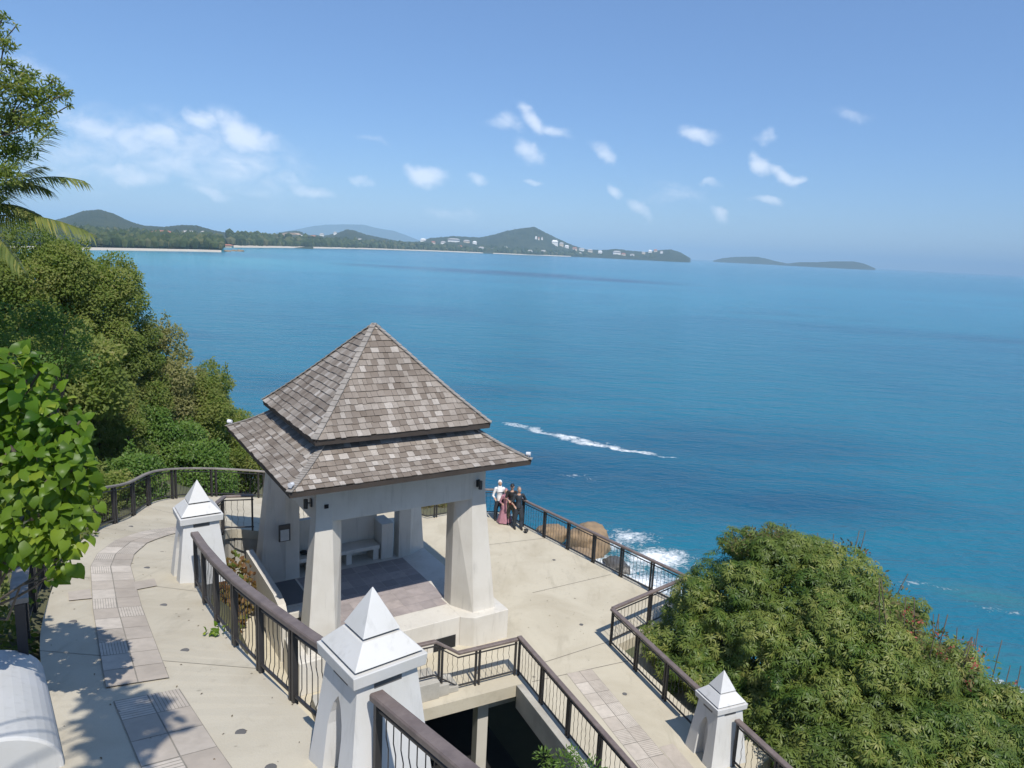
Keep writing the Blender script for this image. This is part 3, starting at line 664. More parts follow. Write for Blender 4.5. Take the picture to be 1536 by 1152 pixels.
w1 = n.noise(n.mapping(p, scale=(.45, 1, 1), rot=(0, 0, .35)), .16, 4, .6, .3); w2 = n.noise(n.mapping(p, scale=(.55, 1, 1), rot=(0, 0, -.1)), .55, 5, .6, .4); w3 = n.noise(n.mapping(p, scale=(.6, 1, 1), rot=(0, 0, .5)), 2.2, 4, .6)
hh = n.math('ADD', n.math('ADD', n.math('MULTIPLY', w1, 2.2), n.math('MULTIPLY', w2, .75)), n.math('ADD', n.math('MULTIPLY', w3, .22), n.math('MULTIPLY', foam, .25)))
bump(n, b, hh, .62, 1.0)
M['sea'] = m
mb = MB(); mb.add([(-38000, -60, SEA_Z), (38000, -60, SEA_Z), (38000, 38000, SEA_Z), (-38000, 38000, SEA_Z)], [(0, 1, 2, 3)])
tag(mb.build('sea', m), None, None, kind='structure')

# ------------------------------------------------------------------ headland terrain
CTRL = np.array([(-13.2, 24, 1.3), (-13, 26, .9), (-12.6, 20, 2.3), (-11.5, 17, 3.0), (-10.2, 13.5, 3.9), (-8.2, 10.3, 4.5), (-7, 8.3, 4.9), (-5.6, 6, 5.3), (-3.5, 3, 5.6), (-16, 8, 6.0), (-20, 30, 3.5), (-30, 30, 7), (-20, 15, 6), (-45, 30, 12),
 (-45, 55, 2), (-15, 40, -4), (-9, 36, -5), (-25, 48, -4), (-10, 30, -.6), (-6, 30.2, -.5), (-2, 30.3, -.6), (0, 33, -5), (3, 28.5, -4.5), (6.5, 24, -6), (8, 22, -6), (5, 19, -3.2), (6.5, 16, -3.2), (8.5, 12, -3.5), (14, 18, -8), (20, 25, -16), (0, 44, -16.5), (10, 38, -18.2),
 (-10, 55, -18.5), (-30, 72, -18.5), (20, 8, -9), (28, 15, -17), (30, 30, -19.5), (4, 17.5, -3.8), (5.5, 12, -3.8), (1, 12, -3.9), (-2, 13, -3.9), (-4, 16, -3.7), (-6, 20, -2.5), (0, 20, -3.7), (-2, 9, -3.9), (0, 4, -2), (6, 2, -3), (15, -5, -5), (-30, -5, 10), (-1, 25, -2.8), (3, 23, -3.3), (-6, 25, -1.8), (-9, 24.5, -.2), (-8.5, 17, 1.8), (-6.5, 10.5, 2.0), (-3.5, 8.5, 1.5),
 (10, 62, -20), (40, 40, -20), (60, 20, -20), (-20, 95, -20), (20, 90, -20), (60, 80, -20), (-70, 100, -20), (-80, 60, 2), (0, 62, -19.6), (12, 50, -19.4), (22, 45, -19.6)], float)
def terr(x, y):
    return terr0(x, y)-max(0, y-47+.12*abs(x-5))*.55-max(0, x-22)*.35*(1 if y > 5 else .4)
def terr0(x, y):
    d2 = (CTRL[:, 0]-x)**2+(CTRL[:, 1]-y)**2+.05; wgt = d2**-2.0
    return float((wgt*CTRL[:, 2]).sum()/wgt.sum())
xs = np.concatenate([np.arange(-90, -16, 2.5), np.arange(-16, 16, .8), np.arange(16, 70, 2.5)]); ys = np.concatenate([np.arange(-15, 34, .8), np.arange(34, 112, 2.5)])
mb = MB(); nx, ny = len(xs), len(ys)
for y in ys:
    for x in xs: mb.v.append(Vector((x, y, terr(x, y)+.5*(mnoise.fractal(Vector((x*.25, y*.25, 0)), 1, 2, 4))*(1 if terr(x, y) < -5 else .35))))
for j in range(ny-1):
    for i in range(nx-1): mb.f.append([j*nx+i, j*nx+i+1, (j+1)*nx+i+1, (j+1)*nx+i]); mb.m.append(0); mb.r.append(0)
tag(mb.build('headland_terrain', M['earth'], smooth=True), None, None, kind='structure')

# ------------------------------------------------------------------ shore rocks
def rock(label, c, rad, seed, flat=1.0, mat='rock'):
    bm = bmesh.new(); bmesh.ops.create_icosphere(bm, subdivisions=4, radius=1)
    for v in bm.verts:
        q = v.co.copy(); k = 1+.30*mnoise.fractal(q*1.1+Vector((seed, 0, 0)), 1, 2, 3)+.05*mnoise.fractal(q*5+Vector((0, seed, 0)), 1, 2, 3)
        q = Vector([math.copysign(abs(x)**.72, x) for x in q])*k; v.co = Vector((q.x*rad[0], q.y*rad[1], q.z*rad[2]))
    me = bpy.data.meshes.new('rock'); bm.to_mesh(me); bm.free(); me.polygons.foreach_set('use_smooth', [True]*len(me.polygons)); me.materials.append(M[mat])
    o = bpy.data.objects.new('boulder', me); COL.objects.link(o); o.location = c; o.rotation_euler = (0, 0, seed)
    return tag(o, label, 'rock', 'boulders in the surf')
M['rock_dark'] = simple('wet_rock', (.10, .09, .075), .5, .2, .7, .5, 5, c2=(.05, .05, .045))
rock('largest tan boulder in the surf seen over the seaside railing', (8.9, 70.5, -18.2), (2.1, 1.9, 1.75), 1)
rock('lower tan boulder in front of the largest one seen through railing bars', (7.4, 66.0, -18.6), (2.0, 1.6, 1.3), 2.2)
rock('small tan boulder at the left of the boulder group seen through railing bars', (4.9, 73, -18.7), (1.6, 1.4, 1.1), 3.1)
rock('low wet grey rock close under the plaza edge amid white foam', (8.9, 61.0, -18.8), (1.5, 1.2, .7), 4.4, mat='rock_dark')
rock('low wet rock at the base of the largest boulder in foam', (11.0, 66.5, -18.9), (1.6, 1.0, .6), 5.0, mat='rock_dark')
rock('dark rock almost awash beyond the leafy tree at right', (46, 64.2, -19.98), (3.2, 1.4, .85), 6.3, mat='rock_dark')

# ------------------------------------------------------------------ foliage tools
T_LEAF = ([(0, 0, 0), (.35, .5, .03), (.35, -.5, .03), (.75, .36, -.06), (.75, -.36, -.06), (1, 0, -.2)], [(0, 2, 1), (1, 2, 4, 3), (3, 4, 5)])
T_DIA = ([(0, 0, 0), (.5, .5, .05), (1, 0, -.08), (.5, -.5, .05)], [(0, 3, 2, 1)])
T_HEART = ([(0, 0, 0), (-.12, .28, -.02), (.06, .47, -.05), (.36, .47, -.03), (.68, .27, -.06), (1, 0, -.22), (.68, -.27, -.06), (.36, -.47, -.03), (.06, -.47, -.05), (-.12, -.28, -.02), (.4, 0, .05), (.75, 0, -.02)],
           [(0, 10, 2, 1), (10, 3, 2), (10, 11, 4, 3), (11, 5, 4), (0, 9, 8, 10), (10, 8, 7), (10, 7, 6, 11), (11, 6, 5)])
def unit(a): return a/np.maximum(np.linalg.norm(a, axis=1, keepdims=True), 1e-9)
def leaf_mesh(name, pos, axis, nrm, L, W, tmpl, mat, parent=None, rnd=None):
    tv = np.array(tmpl[0], float); tf = tmpl[1]; N = len(pos); K = len(tv)
    axis = unit(axis); side = unit(np.cross(nrm, axis)); nrm = np.cross(axis, side)
    L = np.broadcast_to(L, N)[:, None, None]; W = np.broadcast_to(W, N)[:, None, None]
    V = pos[:, None, :]+axis[:, None, :]*tv[None, :, 0:1]*L+side[:, None, :]*tv[None, :, 1:2]*W+nrm[:, None, :]*tv[None, :, 2:3]*L
    if parent: V = V-np.array(origin(parent))
    lt = np.array([len(f) for f in tf]); fl = np.concatenate([np.array(f) for f in tf]); nl = len(fl); nf = len(tf)
    me = bpy.data.meshes.new(name); me.vertices.add(N*K); me.vertices.foreach_set('co', V.reshape(-1).astype(np.float32))
    me.loops.add(N*nl); me.loops.foreach_set('vertex_index', (fl[None, :]+np.arange(N)[:, None]*K).reshape(-1).astype(np.int32))
    tot = np.tile(lt, N); st = np.concatenate([[0], np.cumsum(tot)[:-1]])
    me.polygons.add(N*nf); me.polygons.foreach_set('loop_start', st.astype(np.int32))
    try: me.polygons.foreach_set('loop_total', tot.astype(np.int32))
    except Exception: pass
    me.materials.append(mat); me.update(calc_edges=True)
    a = me.attributes.new('rnd', 'FLOAT', 'FACE'); r = RNG.random(N) if rnd is None else rnd
    a.data.foreach_set('value', np.repeat(r, nf).astype(np.float32))
    o = bpy.data.objects.new(name, me); COL.objects.link(o)
    if parent: o.parent = parent
    return o
def rdir(n): return unit(RNG.normal(size=(n, 3)))
def clump_points(clumps, dens, shell=.55):
    P, O, I = [], [], []
    for k, (c, r) in enumerate(clumps):
        r = np.array(r if hasattr(r, '__len__') else (r, r, r), float); n = max(6, int(dens*(r[0]*r[1]+r[1]*r[2]+r[0]*r[2])/3))
        d = rdir(n); q = shell+(1-shell)*RNG.random(n)**.6
        P.append(np.array(c)+d*r*q[:, None]); O.append(d); I.append(np.full(n, k))
    return np.concatenate(P), np.concatenate(O), np.concatenate(I)
def limbs(name, base, targets, r0, mat, parent, wob=.25):
    mb = MB(); base = Vector(base)
    for t in targets:
        t = Vector(t); pts = []; n = 6
        for i in range(n+1):
            f = i/n; q = base.lerp(t, f); q.z = base.z+(t.z-base.z)*(f**.8); q += Vector(rdir(1)[0])*wob*math.sin(f*math.pi)*.6; pts.append(q)
        mb.tube(pts, [max(.012, r0*(1-.85*i/n)) for i in range(n+1)], 6)
    return mb.build(name, mat, parent, smooth=True)

M['lf_mango'] = leafmat('mango_leaf', [(0, (.034, .075, .014)), (.35, (.075, .135, .024)), (.7, (.15, .20, .042)), (1, (.30, .30, .09))], .36, .42)
M['lf_olive'] = leafmat('olive_leaf', [(0, (.085, .135, .026)), (.45, (.150, .21, .040)), (.8, (.215, .255, .06)), (1, (.33, .31, .12))], .5, .6)
M['lf_mix'] = leafmat('mixed_leaf', [(0, (.055, .105, .02)), (.5, (.115, .17, .03)), (.85, (.17, .215, .045)), (1, (.26, .20, .08))], .42, .55)
M['lf_pale'] = leafmat('pale_leaf', [(0, (.11, .13, .04)), (.5, (.19, .20, .07)), (1, (.33, .30, .14))], .42, .6)
M['lf_green'] = leafmat('bright_leaf', [(0, (.045, .105, .018)), (.5, (.085, .165, .028)), (1, (.15, .215, .045))], .35, .45)
M['lf_heart'] = leafmat('heart_leaf', [(0, (.040, .105, .010)), (.5, (.085, .175, .014)), (.85, (.15, .24, .022)), (1, (.25, .31, .04))], .45, .38, (1.5, 1.5, .5))
M['lf_palm'] = leafmat('palm_leaf', [(0, (.075, .115, .035)), (.6, (.15, .19, .055)), (1, (.27, .26, .08))], .38, .45)
M['lf_dry'] = leafmat('dry_scrub_leaf', [(0, (.09, .075, .035)), (.6, (.17, .135, .065)), (1, (.13, .14, .04))], .3, .7)
M['petal'] = leafmat('red_petal', [(0, (.34, .06, .06)), (1, (.48, .16, .13))], .4, .5)

def bush_tree(name, label, px, dens=1900, leaf=.13, mat='lf_olive', group='trees on the hillside', twigs=3, trunk=True, cat='tree', sub=46, cr=.40):
    """px: (u, v, distance, radius x px, radius z px) of the crown"""
    u, v, y, rx, rz = px; c = at(u, v, y); rx, rz = rx/FPX*y, rz/FPX*y; ry = (rx+rz)/2
    gz = min(terr(c.x, c.y), c.z-rz*.9); T = thing(name, (c.x, c.y, gz), label, cat, group)
    cl = [(tuple(c), (rx*.55, ry*.55, rz*.55))]
    for i in range(sub):
        d = rdir(1)[0]; d[1] = -abs(d[1])*.8 if RNG.random() < .6 else d[1]
        k = cr*(.35+.75*RNG.random()); e = .62+.45*RNG.random()*(1.15-k); cl.append(((c.x+d[0]*rx*e, c.y+d[1]*ry*e, c.z+d[2]*rz*e+.06*rz), (rx*k, ry*k, rz*k*(.6+.5*RNG.random()))))
    for i in range(twigs):
        a = RNG.random()*2-1; cl.append(((c.x+a*rx*.8, c.y, c.z+rz*(.95+.3*RNG.random())*(1-.3*abs(a))), (.10*rx, .10*rx, .34*rz)))
    P, O, I = clump_points(cl, dens, .45); n = len(P)
    ax = O*.5+rdir(n)*.8+np.array([0, 0, -.12]); nr = O*.4+rdir(n)*.42+np.array([.32, -.72, .85]); tone = RNG.random(len(cl))
    rn = np.clip(.55*RNG.random(n)+.45*tone[I], 0, 1)
    leaf_mesh('crown', P, ax, nr, leaf*(.7+.7*RNG.random(n)), leaf*.5, T_DIA, M[mat], T, rn)
    if trunk: limbs('trunk', (c.x, c.y, gz-.3), [q for q, r in cl[1:9]], max(.06, rx*.05), M['bark'], T)
    return T

# ------------------------------------------------------------------ hillside trees at the left
for lab, px, kw in [
 ('broad olive green tree at the top left edge of the hillside', (30, 455, 30, 112, 100), dict(twigs=3)),
 ('bushy olive tree with a tall twig next to the bay beach', (135, 478, 32, 80, 92), dict(twigs=3)),
 ('olive tree right behind the bright heart leaved shrub', (85, 590, 26, 105, 95), dict(leaf=.17, dens=1300)),
 ('rounded olive tree in the middle of the hillside slope', (185, 570, 33, 78, 88), dict(twigs=2, mat='lf_mix', leaf=.12)),
 ('pale twiggy tree with a light tall shoot against the water', (243, 580, 35, 56, 80), dict(twigs=4, mat='lf_pale', leaf=.14, dens=1300)),
 ('dense olive shrub tree above the far weathered railing', (150, 650, 29, 75, 75), dict(mat='lf_mix', leaf=.11, dens=2300)),
 ('olive tree with a pointed green top nearest the pavilion roof', (300, 622, 36, 52, 72), dict(twigs=2)),
 ('dark leafy bush below the pale twiggy tree', (240, 670, 32, 70, 60), dict(mat='lf_green', leaf=.14)),
 ('last bush of the slope before the open water', (336, 655, 38, 42, 52), dict(twigs=2)),
 ('low bush beside the left eave of the pavilion', (372, 690, 37, 45, 40), {}),
 ('leafy bush hugging the outside of the curved railing', (300, 712, 31, 62, 42), dict(mat='lf_green', leaf=.13, dens=1400)),
 ('green and reddish bush at the bend of the far railing', (200, 722, 25, 55, 46), dict(mat='lf_green', leaf=.12, dens=1600)),
 ('bush at the near end of the far railing', (160, 742, 21, 40, 42), dict(mat='lf_olive', leaf=.1, dens=2400))]:
    bush_tree('hillside_tree', lab, px, **kw)
bush_tree('feathery_tree', 'bright feathery green tree between the heart leaved shrub and the olive trees', (35, 520, 20, 95, 60), dens=900, leaf=.10, mat='lf_green', group=None)
for lab, px, kw in [('dry scrub behind the back railing of the plaza', (655, 772, 31.5, 40, 22), dict(mat='lf_dry', leaf=.1)),
                    ('green scrub at the back corner of the plaza', (690, 762, 33, 26, 26), dict(mat='lf_green', leaf=.1)),
                    ('scrub seen through the pavilion at the back', (590, 765, 32, 40, 26), dict(mat='lf_green', leaf=.1))]:
    bush_tree('scrub_bush', lab, px, trunk=False, cat='bush', group='scrub behind the plaza', **kw)

# ------------------------------------------------------------------ large leafy tree at the right
T = thing('leafy_tree', (8.2, 17.2, -5.5), 'large dense tree with clustered drooping leaves at the lower right', 'tree')
CL = [(1120, 885, 18.8, 1.35), (1165, 838, 19.2, .95), (1082, 955, 18.0, 1.0), (1060, 900, 18.8, .75), (1205, 905, 18.4, 1.6), (1262, 875, 18.6, 1.1), (1160, 990, 17.2, 1.35), (1255, 985, 17, 1.6), (1325, 935, 17.8, 1.15), (1210, 1080, 15.8, 1.35),
      (1310, 1060, 16, 1.55), (1390, 1015, 17, 1.2), (1290, 1140, 14.6, 1.25), (1400, 1105, 15.2, 1.35), (1475, 1085, 16, 1.2), (1490, 1150, 14.6, 1.1), (1215, 1150, 14.9, 1.0), (1530, 1110, 15.6, 1.1), (1030, 925, 18.9, .5), (1000, 965, 18.6, .55), (1015, 1000, 17.9, .6), (1050, 1000, 17.6, .8), (1090, 1040, 17.2, .9), (1120, 1100, 16.6, .8), (1040, 955, 18.4, .6), (1145, 1060, 17.3, 1.0), (1350, 985, 16.6, 1.1), (1120, 815, 19.4, .5), (1205, 830, 19.3, .7), (1440, 1050, 16.5, .9)]
clumps = [(tuple(at(u, v, y)), (r, r, r*.85)) for u, v, y, r in CL]
sub = []
for c, r in clumps:
    sub.append((c, tuple(x*.78 for x in r))); sub.append(((c[0], c[1]+1.1, c[2]-.35), tuple(x*.95 for x in r)))
    for k in range(11):
        d = rdir(1)[0]; d[2] = abs(d[2]) if RNG.random() < .6 else d[2]; d[1] = -abs(d[1]) if RNG.random() < .5 else d[1]
        s_ = .22+.26*RNG.random(); sub.append((tuple(np.array(c)+d*np.array(r)*(.72+.25*RNG.random())), tuple(x*s_ for x in r)))
P, O, I = clump_points(sub, 300, .55); N = len(P); tone = RNG.random(len(sub))
up = unit(O*.8+np.array([.15, -.35, .75])+rdir(N)*.35)          # rosette axes
K = 9; pos, ax, nr, rn = [], [], [], []
t1 = unit(np.cross(up, rdir(N))); t2 = np.cross(up, t1); base_r = np.clip(.5*RNG.random(N)+.5*tone[I], 0, 1)
for k in range(K):
    a = 2*math.pi*(k+.6*RNG.random(N))/K; tilt = .15+.75*RNG.random(N)
    d = t1*np.cos(a)[:, None]+t2*np.sin(a)[:, None]; dirv = unit(d+up*(tilt*.5)[:, None]+np.array([0, 0, -.55]))
    pos.append(P+dirv*.02); ax.append(dirv); nr.append(up+d*.1); rn.append(np.clip(base_r+.25*(RNG.random(N)-.5), 0, 1))
pos, ax, nr, rn = map(np.concatenate, (pos, ax, nr, rn)); n_ = len(pos)
leaf_mesh('crown', pos, ax, nr, .115+.085*RNG.random(n_), .034, T_LEAF, M['lf_mango'], T, rn)
limbs('trunk', (8.2, 17.2, -6), [c for c, r in clumps[::2]], .22, M['bark'], T, .5)
# seed heads that stand out of the top
tops = [at(u, v, 19) for u, v in ((1100, 812), (1130, 802), (1155, 797), (1180, 800), (1110, 822), (1165, 808))]
P, O, I = clump_points([(tuple(q), (.28, .28, .22)) for q in tops], 900, .1)
leaf_mesh('seed_heads', P, O+np.array([0, 0, .6]), rdir(len(P)), .10, .035, T_DIA, M['lf_dry'], T)['kind'] = 'stuff'
# flowering shrubs beyond the tree
def flower_shrub(label, pxs, y, seedm):
    c = at(pxs[0][0], pxs[0][1], y); T = thing('flowering_shrub', (c.x, c.y, terr(c.x, c.y)), label, 'shrub', 'flowering shrubs beyond the leafy tree')
    cl = [(tuple(at(u, v, y+RNG.random()-.5)), (r, r, r)) for u, v, r in pxs]
    P, O, I = clump_points(cl, 420, .2); n = len(P); leaf_mesh('crown', P, O+rdir(n)*.8, rdir(n)+np.array([0, 0, .8]), .10+.08*RNG.random(n), .06, T_DIA, M[seedm], T)
    Q, O2, _ = clump_points([(tuple(np.array(c_)+np.array([0, -.1, .1])), tuple(x*.95 for x in r)) for c_, r in cl[:3]], 5, .8)
    Q = np.repeat(Q, 6, 0); Q = Q+RNG.normal(size=Q.shape)*.06; leaf_mesh('blossoms', Q, rdir(len(Q)), rdir(len(Q)), .07, .06, T_DIA, M['petal'], T)
    limbs('stems', (c.x, c.y, terr(c.x, c.y)), [Vector(q)+Vector((RNG.normal()*.3, 0, .3+r[2]*1.1)) for q, r in cl for _ in range(2)], .035, M['bark'], T, .3)
flower_shrub('twiggy shrub with dry heads behind the top right of the leafy tree', [(1275, 838, .55), (1300, 870, .6), (1240, 835, .4), (1340, 900, .5)], 20.5, 'lf_dry')
flower_shrub('shrub with red blossoms near the right edge above the surf', [(1440, 985, .55), (1470, 1000, .5), (1400, 960, .45), (1460, 1040, .6)], 19, 'lf_olive')
flower_shrub('dry twiggy shrub with pinkish seed heads growing through the right side of the leafy tree', [(1395, 965, .42), (1435, 1000, .45), (1360, 935, .35), (1330, 905, .3)], 16.4, 'lf_dry')
flower_shrub('dark green shrub with red blossoms at the right edge', [(1500, 1040, .5), (1520, 1090, .6), (1495, 1075, .6), (1545, 1050, .4)], 18, 'lf_green')

# ------------------------------------------------------------------ heart leaved shrub at the left edge
T = thing('heart_leaf_shrub', (-7.6, 8.6, 4.9), 'bright green shrub with big heart shaped leaves overhanging the walkway', 'shrub')
HC = [(25, 585, 7.2, .42), (85, 625, 7.2, .30), (10, 680, 7.1, .5), (75, 715, 7.0, .42), (110, 668, 7.1, .22), (40, 785, 6.9, .38), (95, 790, 6.9, .26), (85, 838, 6.8, .17), (128, 765, 7.0, .15), (-60, 640, 7.2, .7), (-70, 780, 7.2, .7), (-20, 560, 7.3, .4), (75, 865, 6.8, .08), (100, 640, 7.3, .2), (20, 800, 7.1, .2), (70, 800, 6.9, .26), (105, 735, 7.1, .26), (115, 700, 7.0, .18), (62, 555, 7.2, .12), (120, 632, 7.2, .1), (50, 540, 7.2, .08), (100, 845, 6.8, .12), (20, 545, 7.2, .15), (-150, 700, 7.4, .8), (-160, 560, 7.4, .7)]
cl = [(tuple(at(u, v, y)), (r, r*.9, r)) for u, v, y, r in HC]
P, O, I = clump_points(cl, 720, .30); n = len(P)
ax = O*.55+np.array([.15, -.3, -.55])+rdir(n)*.5; nr = np.array([.28, -.62, .65])+O*.4+rdir(n)*.62
Ls = .075+.095*RNG.random(n)**1.2; leaf_mesh('leaves', P, ax, nr, Ls, Ls*.92, T_HEART, M['lf_heart'], T)
limbs('stems', (-7.6, 8.6, 4.8), [c for c, r in cl], .035, M['bark'], T, .3)

# tree that overhangs the near walkway from just outside the left edge; the photo shows its shadow
T = thing('overhanging_tree', (-7.0, 2.5, 5.6), 'leafy tree outside the left edge that throws the leaf shadow on the walkway', 'tree')
cl = []
for gx, gy, t, r in ((-4.75, 8.1, 8.6, .26), (-4.55, 7.7, 8.7, .34), (-4.3, 7.35, 8.9, .36), (-4.0, 7.05, 9.0, .32), (-3.8, 6.7, 9.4, .3), (-4.25, 8.0, 8.6, .14), (-3.85, 7.5, 8.8, .15), (-3.6, 7.1, 8.8, .12), (-4.2, 7.05, 9.0, .24), (-3.95, 6.55, 9.3, .25), (-4.0, 7.5, 8.8, .3)):
    cl.append(((gx+.407*t*.56/.83*1.0, gy-.914*t*.56/.83, rampz(gy)+t), (r, r, r*.8)))
P, O, I = clump_points(cl, 620, .2); n = len(P)
leaf_mesh('crown', P, rdir(n)+O*.4, rdir(n)*.5+np.array([.3, -.6, .8]), .17+.10*RNG.random(n), .12, T_LEAF, M['lf_green'], T)
limbs('trunk', (-7.0, 2.5, 5.6), [c for c, r in cl[1:4]], .05, M['bark'], T, .3)

# ------------------------------------------------------------------ palm and airy tree at the left edge
PCN = at(-75, 345, 18); gz = terr(PCN.x, PCN.y)
T = thing('palm_tree', (PCN.x, PCN.y, gz), 'palm tree with long arching fronds at the left edge', 'palm')
mb = MB(); mb.tube([Vector((PCN.x-.6, PCN.y+.3, gz-.3)), Vector((PCN.x-.4, PCN.y+.1, gz+2.5)), PCN-Vector((0, 0, .2))], [.2, .15, .13], 8); mb.build('trunk', M['bark'], T, smooth=True)
def frond(tip, sag, ln, wd_):
    tip = Vector(tip); pts = []
    for i in range(15):
        f = i/14; q = PCN.lerp(tip, f); q.z += sag*4*f*(1-f); pts.append(q)
    mb = MB(); mb.tube(pts, [.03*(1-.85*i/14) for i in range(15)], 5); fr = mb.build('frond', M['lf_palm'], T)
    S = []; n = 62
    for s_ in (1, -1):
        for i in range(n):
            f = .14+.86*i/n; k = min(13, int(f*14)); q = pts[k].lerp(pts[k+1], f*14-k); d = (pts[k+1]-pts[k]).normalized(); side = d.cross(Vector((0, 0, 1))).normalized()*s_
            a = (side*(.85-.35*f)+d*(.45+.5*f)+Vector((0, 0, -.12-.45*random.random()))).normalized()
            S.append((q, a, Vector((0, 0, 1))+side*.3, ln*(1-.55*f*f)*(.45+.55*min(1, f*4))*(.8+.3*random.random())))
    T_STRIP = ([(0, -.3, 0), (0, .3, 0), (.5, .5, .02), (.5, -.5, .02), (1, 0, -.22)], [(0, 3, 2, 1), (3, 4, 2)])
    leaf_mesh('leaflets', np.array([tuple(x[0]) for x in S]), np.array([tuple(x[1]) for x in S]), np.array([tuple(x[2]) for x in S]), np.array([x[3] for x in S]), wd_, T_STRIP, M['lf_palm'], fr)
for (u, v, dy), sag in (((128, 272, -.4), .52), ((140, 352, -.9), .40), ((80, 195, .4), .1), ((55, 205, 1.2), .2), ((60, 250, .8), .2), ((30, 400, -1.5), .5), ((72, 285, -.2), .55), ((45, 320, -.5), .4), ((-200, 250, 0), .5), ((-260, 330, 0), .6), ((-120, 150, .6), .2), ((-180, 430, -1), .5), ((-20, 170, 1.5), .15), ((70, 330, 1.5), .5)):
    frond(at(u, v, 18+dy), sag, .82, .042)

T = thing('airy_tree', at(-75, 330, 16.5)*1 - Vector((0, 0, 5)), 'tall airy tree with fine leaves reaching up the left edge', 'tree')
AC = [(15, 128, .55), (50, 140, .42), (85, 138, .26), (20, 175, .5), (55, 185, .40), (20, 225, .5), (10, 262, .4), (98, 140, .14), (70, 165, .25), (8, 65, .24), (5, 25, .15), (14, 95, .2), (40, 112, .3), (-40, 200, .9), (-60, 100, .7), (78, 122, .16), (104, 158, .1), (-50, 290, .8), (25, 38, .06), (-30, 40, .5)]
cl = [(tuple(at(u, v, 16.5+RNG.random()*.8)), (r, r, r*.7)) for u, v, r in AC]
P, O, I = clump_points(cl, 3000, .12); n = len(P)
leaf_mesh('crown', P, rdir(n)+np.array([0.2, 0, .1]), rdir(n)*.8+np.array([.1, -.3, .7]), .085+.06*RNG.random(n), .036, T_LEAF, M['lf_olive'], T)
q0 = at(-75, 330, 16.8); mb = MB(); mb.tube([q0-Vector((0, 0, 6)), q0, at(-60, 200, 16.8)], [.16, .11, .05], 7)
mb.build('trunk', M['bark'], T, smooth=True)
limbs('branches', at(-65, 250, 16.8), [c for c, r in cl], .024, M['bark'], T, .25)

# ------------------------------------------------------------------ small plants: vines, pit bush
def small_plant(name, label, cat, cl, leaf, mat, dens, tm=T_DIA, nrm=(0, -.5, .8), wf=.55):
    c = cl[0][0]; T = thing(name, (c[0], c[1], min(q[0][2]-q[1][2] for q in cl)), label, cat)
    P, O, I = clump_points(cl, dens, .25); n = len(P)
    leaf_mesh('leaves', P, O*.6+rdir(n)*.6, np.array(nrm)+rdir(n)*.5, leaf*(.7+.6*RNG.random(n)), leaf*wf, tm, M[mat], T)
    return T
def C3(u, v, y, r): return (tuple(at(u, v, y)), (r, r, r))
T = small_plant('bush', 'feathery bush growing up beside the dark opening at the bottom edge', 'bush', [C3(815, 1135, 12.6, .16), (C3(850, 1145, 12.4, .28)), C3(885, 1160, 12.2, .3), C3(830, 1165, 12.4, .3), C3(860, 1128, 12.6, .12)], .09, 'lf_green', 2600, T_LEAF, wf=.25)
small_plant('bush', 'dark green bush behind the old grey railing at the left edge', 'bush', [C3(-12, 900, 10.5, .6), C3(0, 965, 9.6, .45), C3(2, 845, 11.5, .5), C3(-40, 980, 9.2, .5), C3(25, 830, 12.5, .4), C3(80, 800, 15, .5), C3(110, 790, 16.5, .5)], .13, 'lf_mix', 700)
small_plant('vine', 'green vine trailing under the near curved railing', 'vine', [(( -4.75, 11.9, .25), (.35, .5, .2)), ((-5.3, 12.6, .5), (.25, .3, .4)), ((-4.2, 11.9, .2), (.5, .3, .15)), ((-5.35, 12.9, 1.6), (.16, .16, 1.4)), ((-4.0, 11.2, .25), (.5, .5, .2)), ((-5.0, 12.2, 2.2), (.10, .10, 1.2))], .13, 'lf_heart', 520, T_HEART, (0, -.4, .9), .9)
M['lf_red'] = leafmat('red_creeper', [(0, (.13, .05, .025)), (.5, (.24, .13, .06)), (.8, (.20, .16, .05)), (1, (.10, .15, .03))], .35, .6)
small_plant('vine', 'dry reddish creeper with green leaves on the planter wall by the stair', 'vine', [((-7.75, 19.6, 1.0), (.40, .12, .95)), ((-7.3, 19.4, .9), (.25, .12, .9)), ((-8.0, 19.3, .6), (.3, .2, .6)), ((-7.5, 18.7, .3), (.4, .4, .3))], .14, 'lf_red', 900, T_HEART, (0, -1, .3), .9)
small_plant('creeper', 'sprig of creeper poking through the near railing onto the walkway', 'creeper', [((-4.35, 10.45, rampz(10.5)+.08), (.16, .12, .08)), ((-4.52, 10.4, rampz(10.4)+.05), (.07, .07, .04))], .075, 'lf_heart', 1300, T_HEART, (0, -.3, .9), .9)

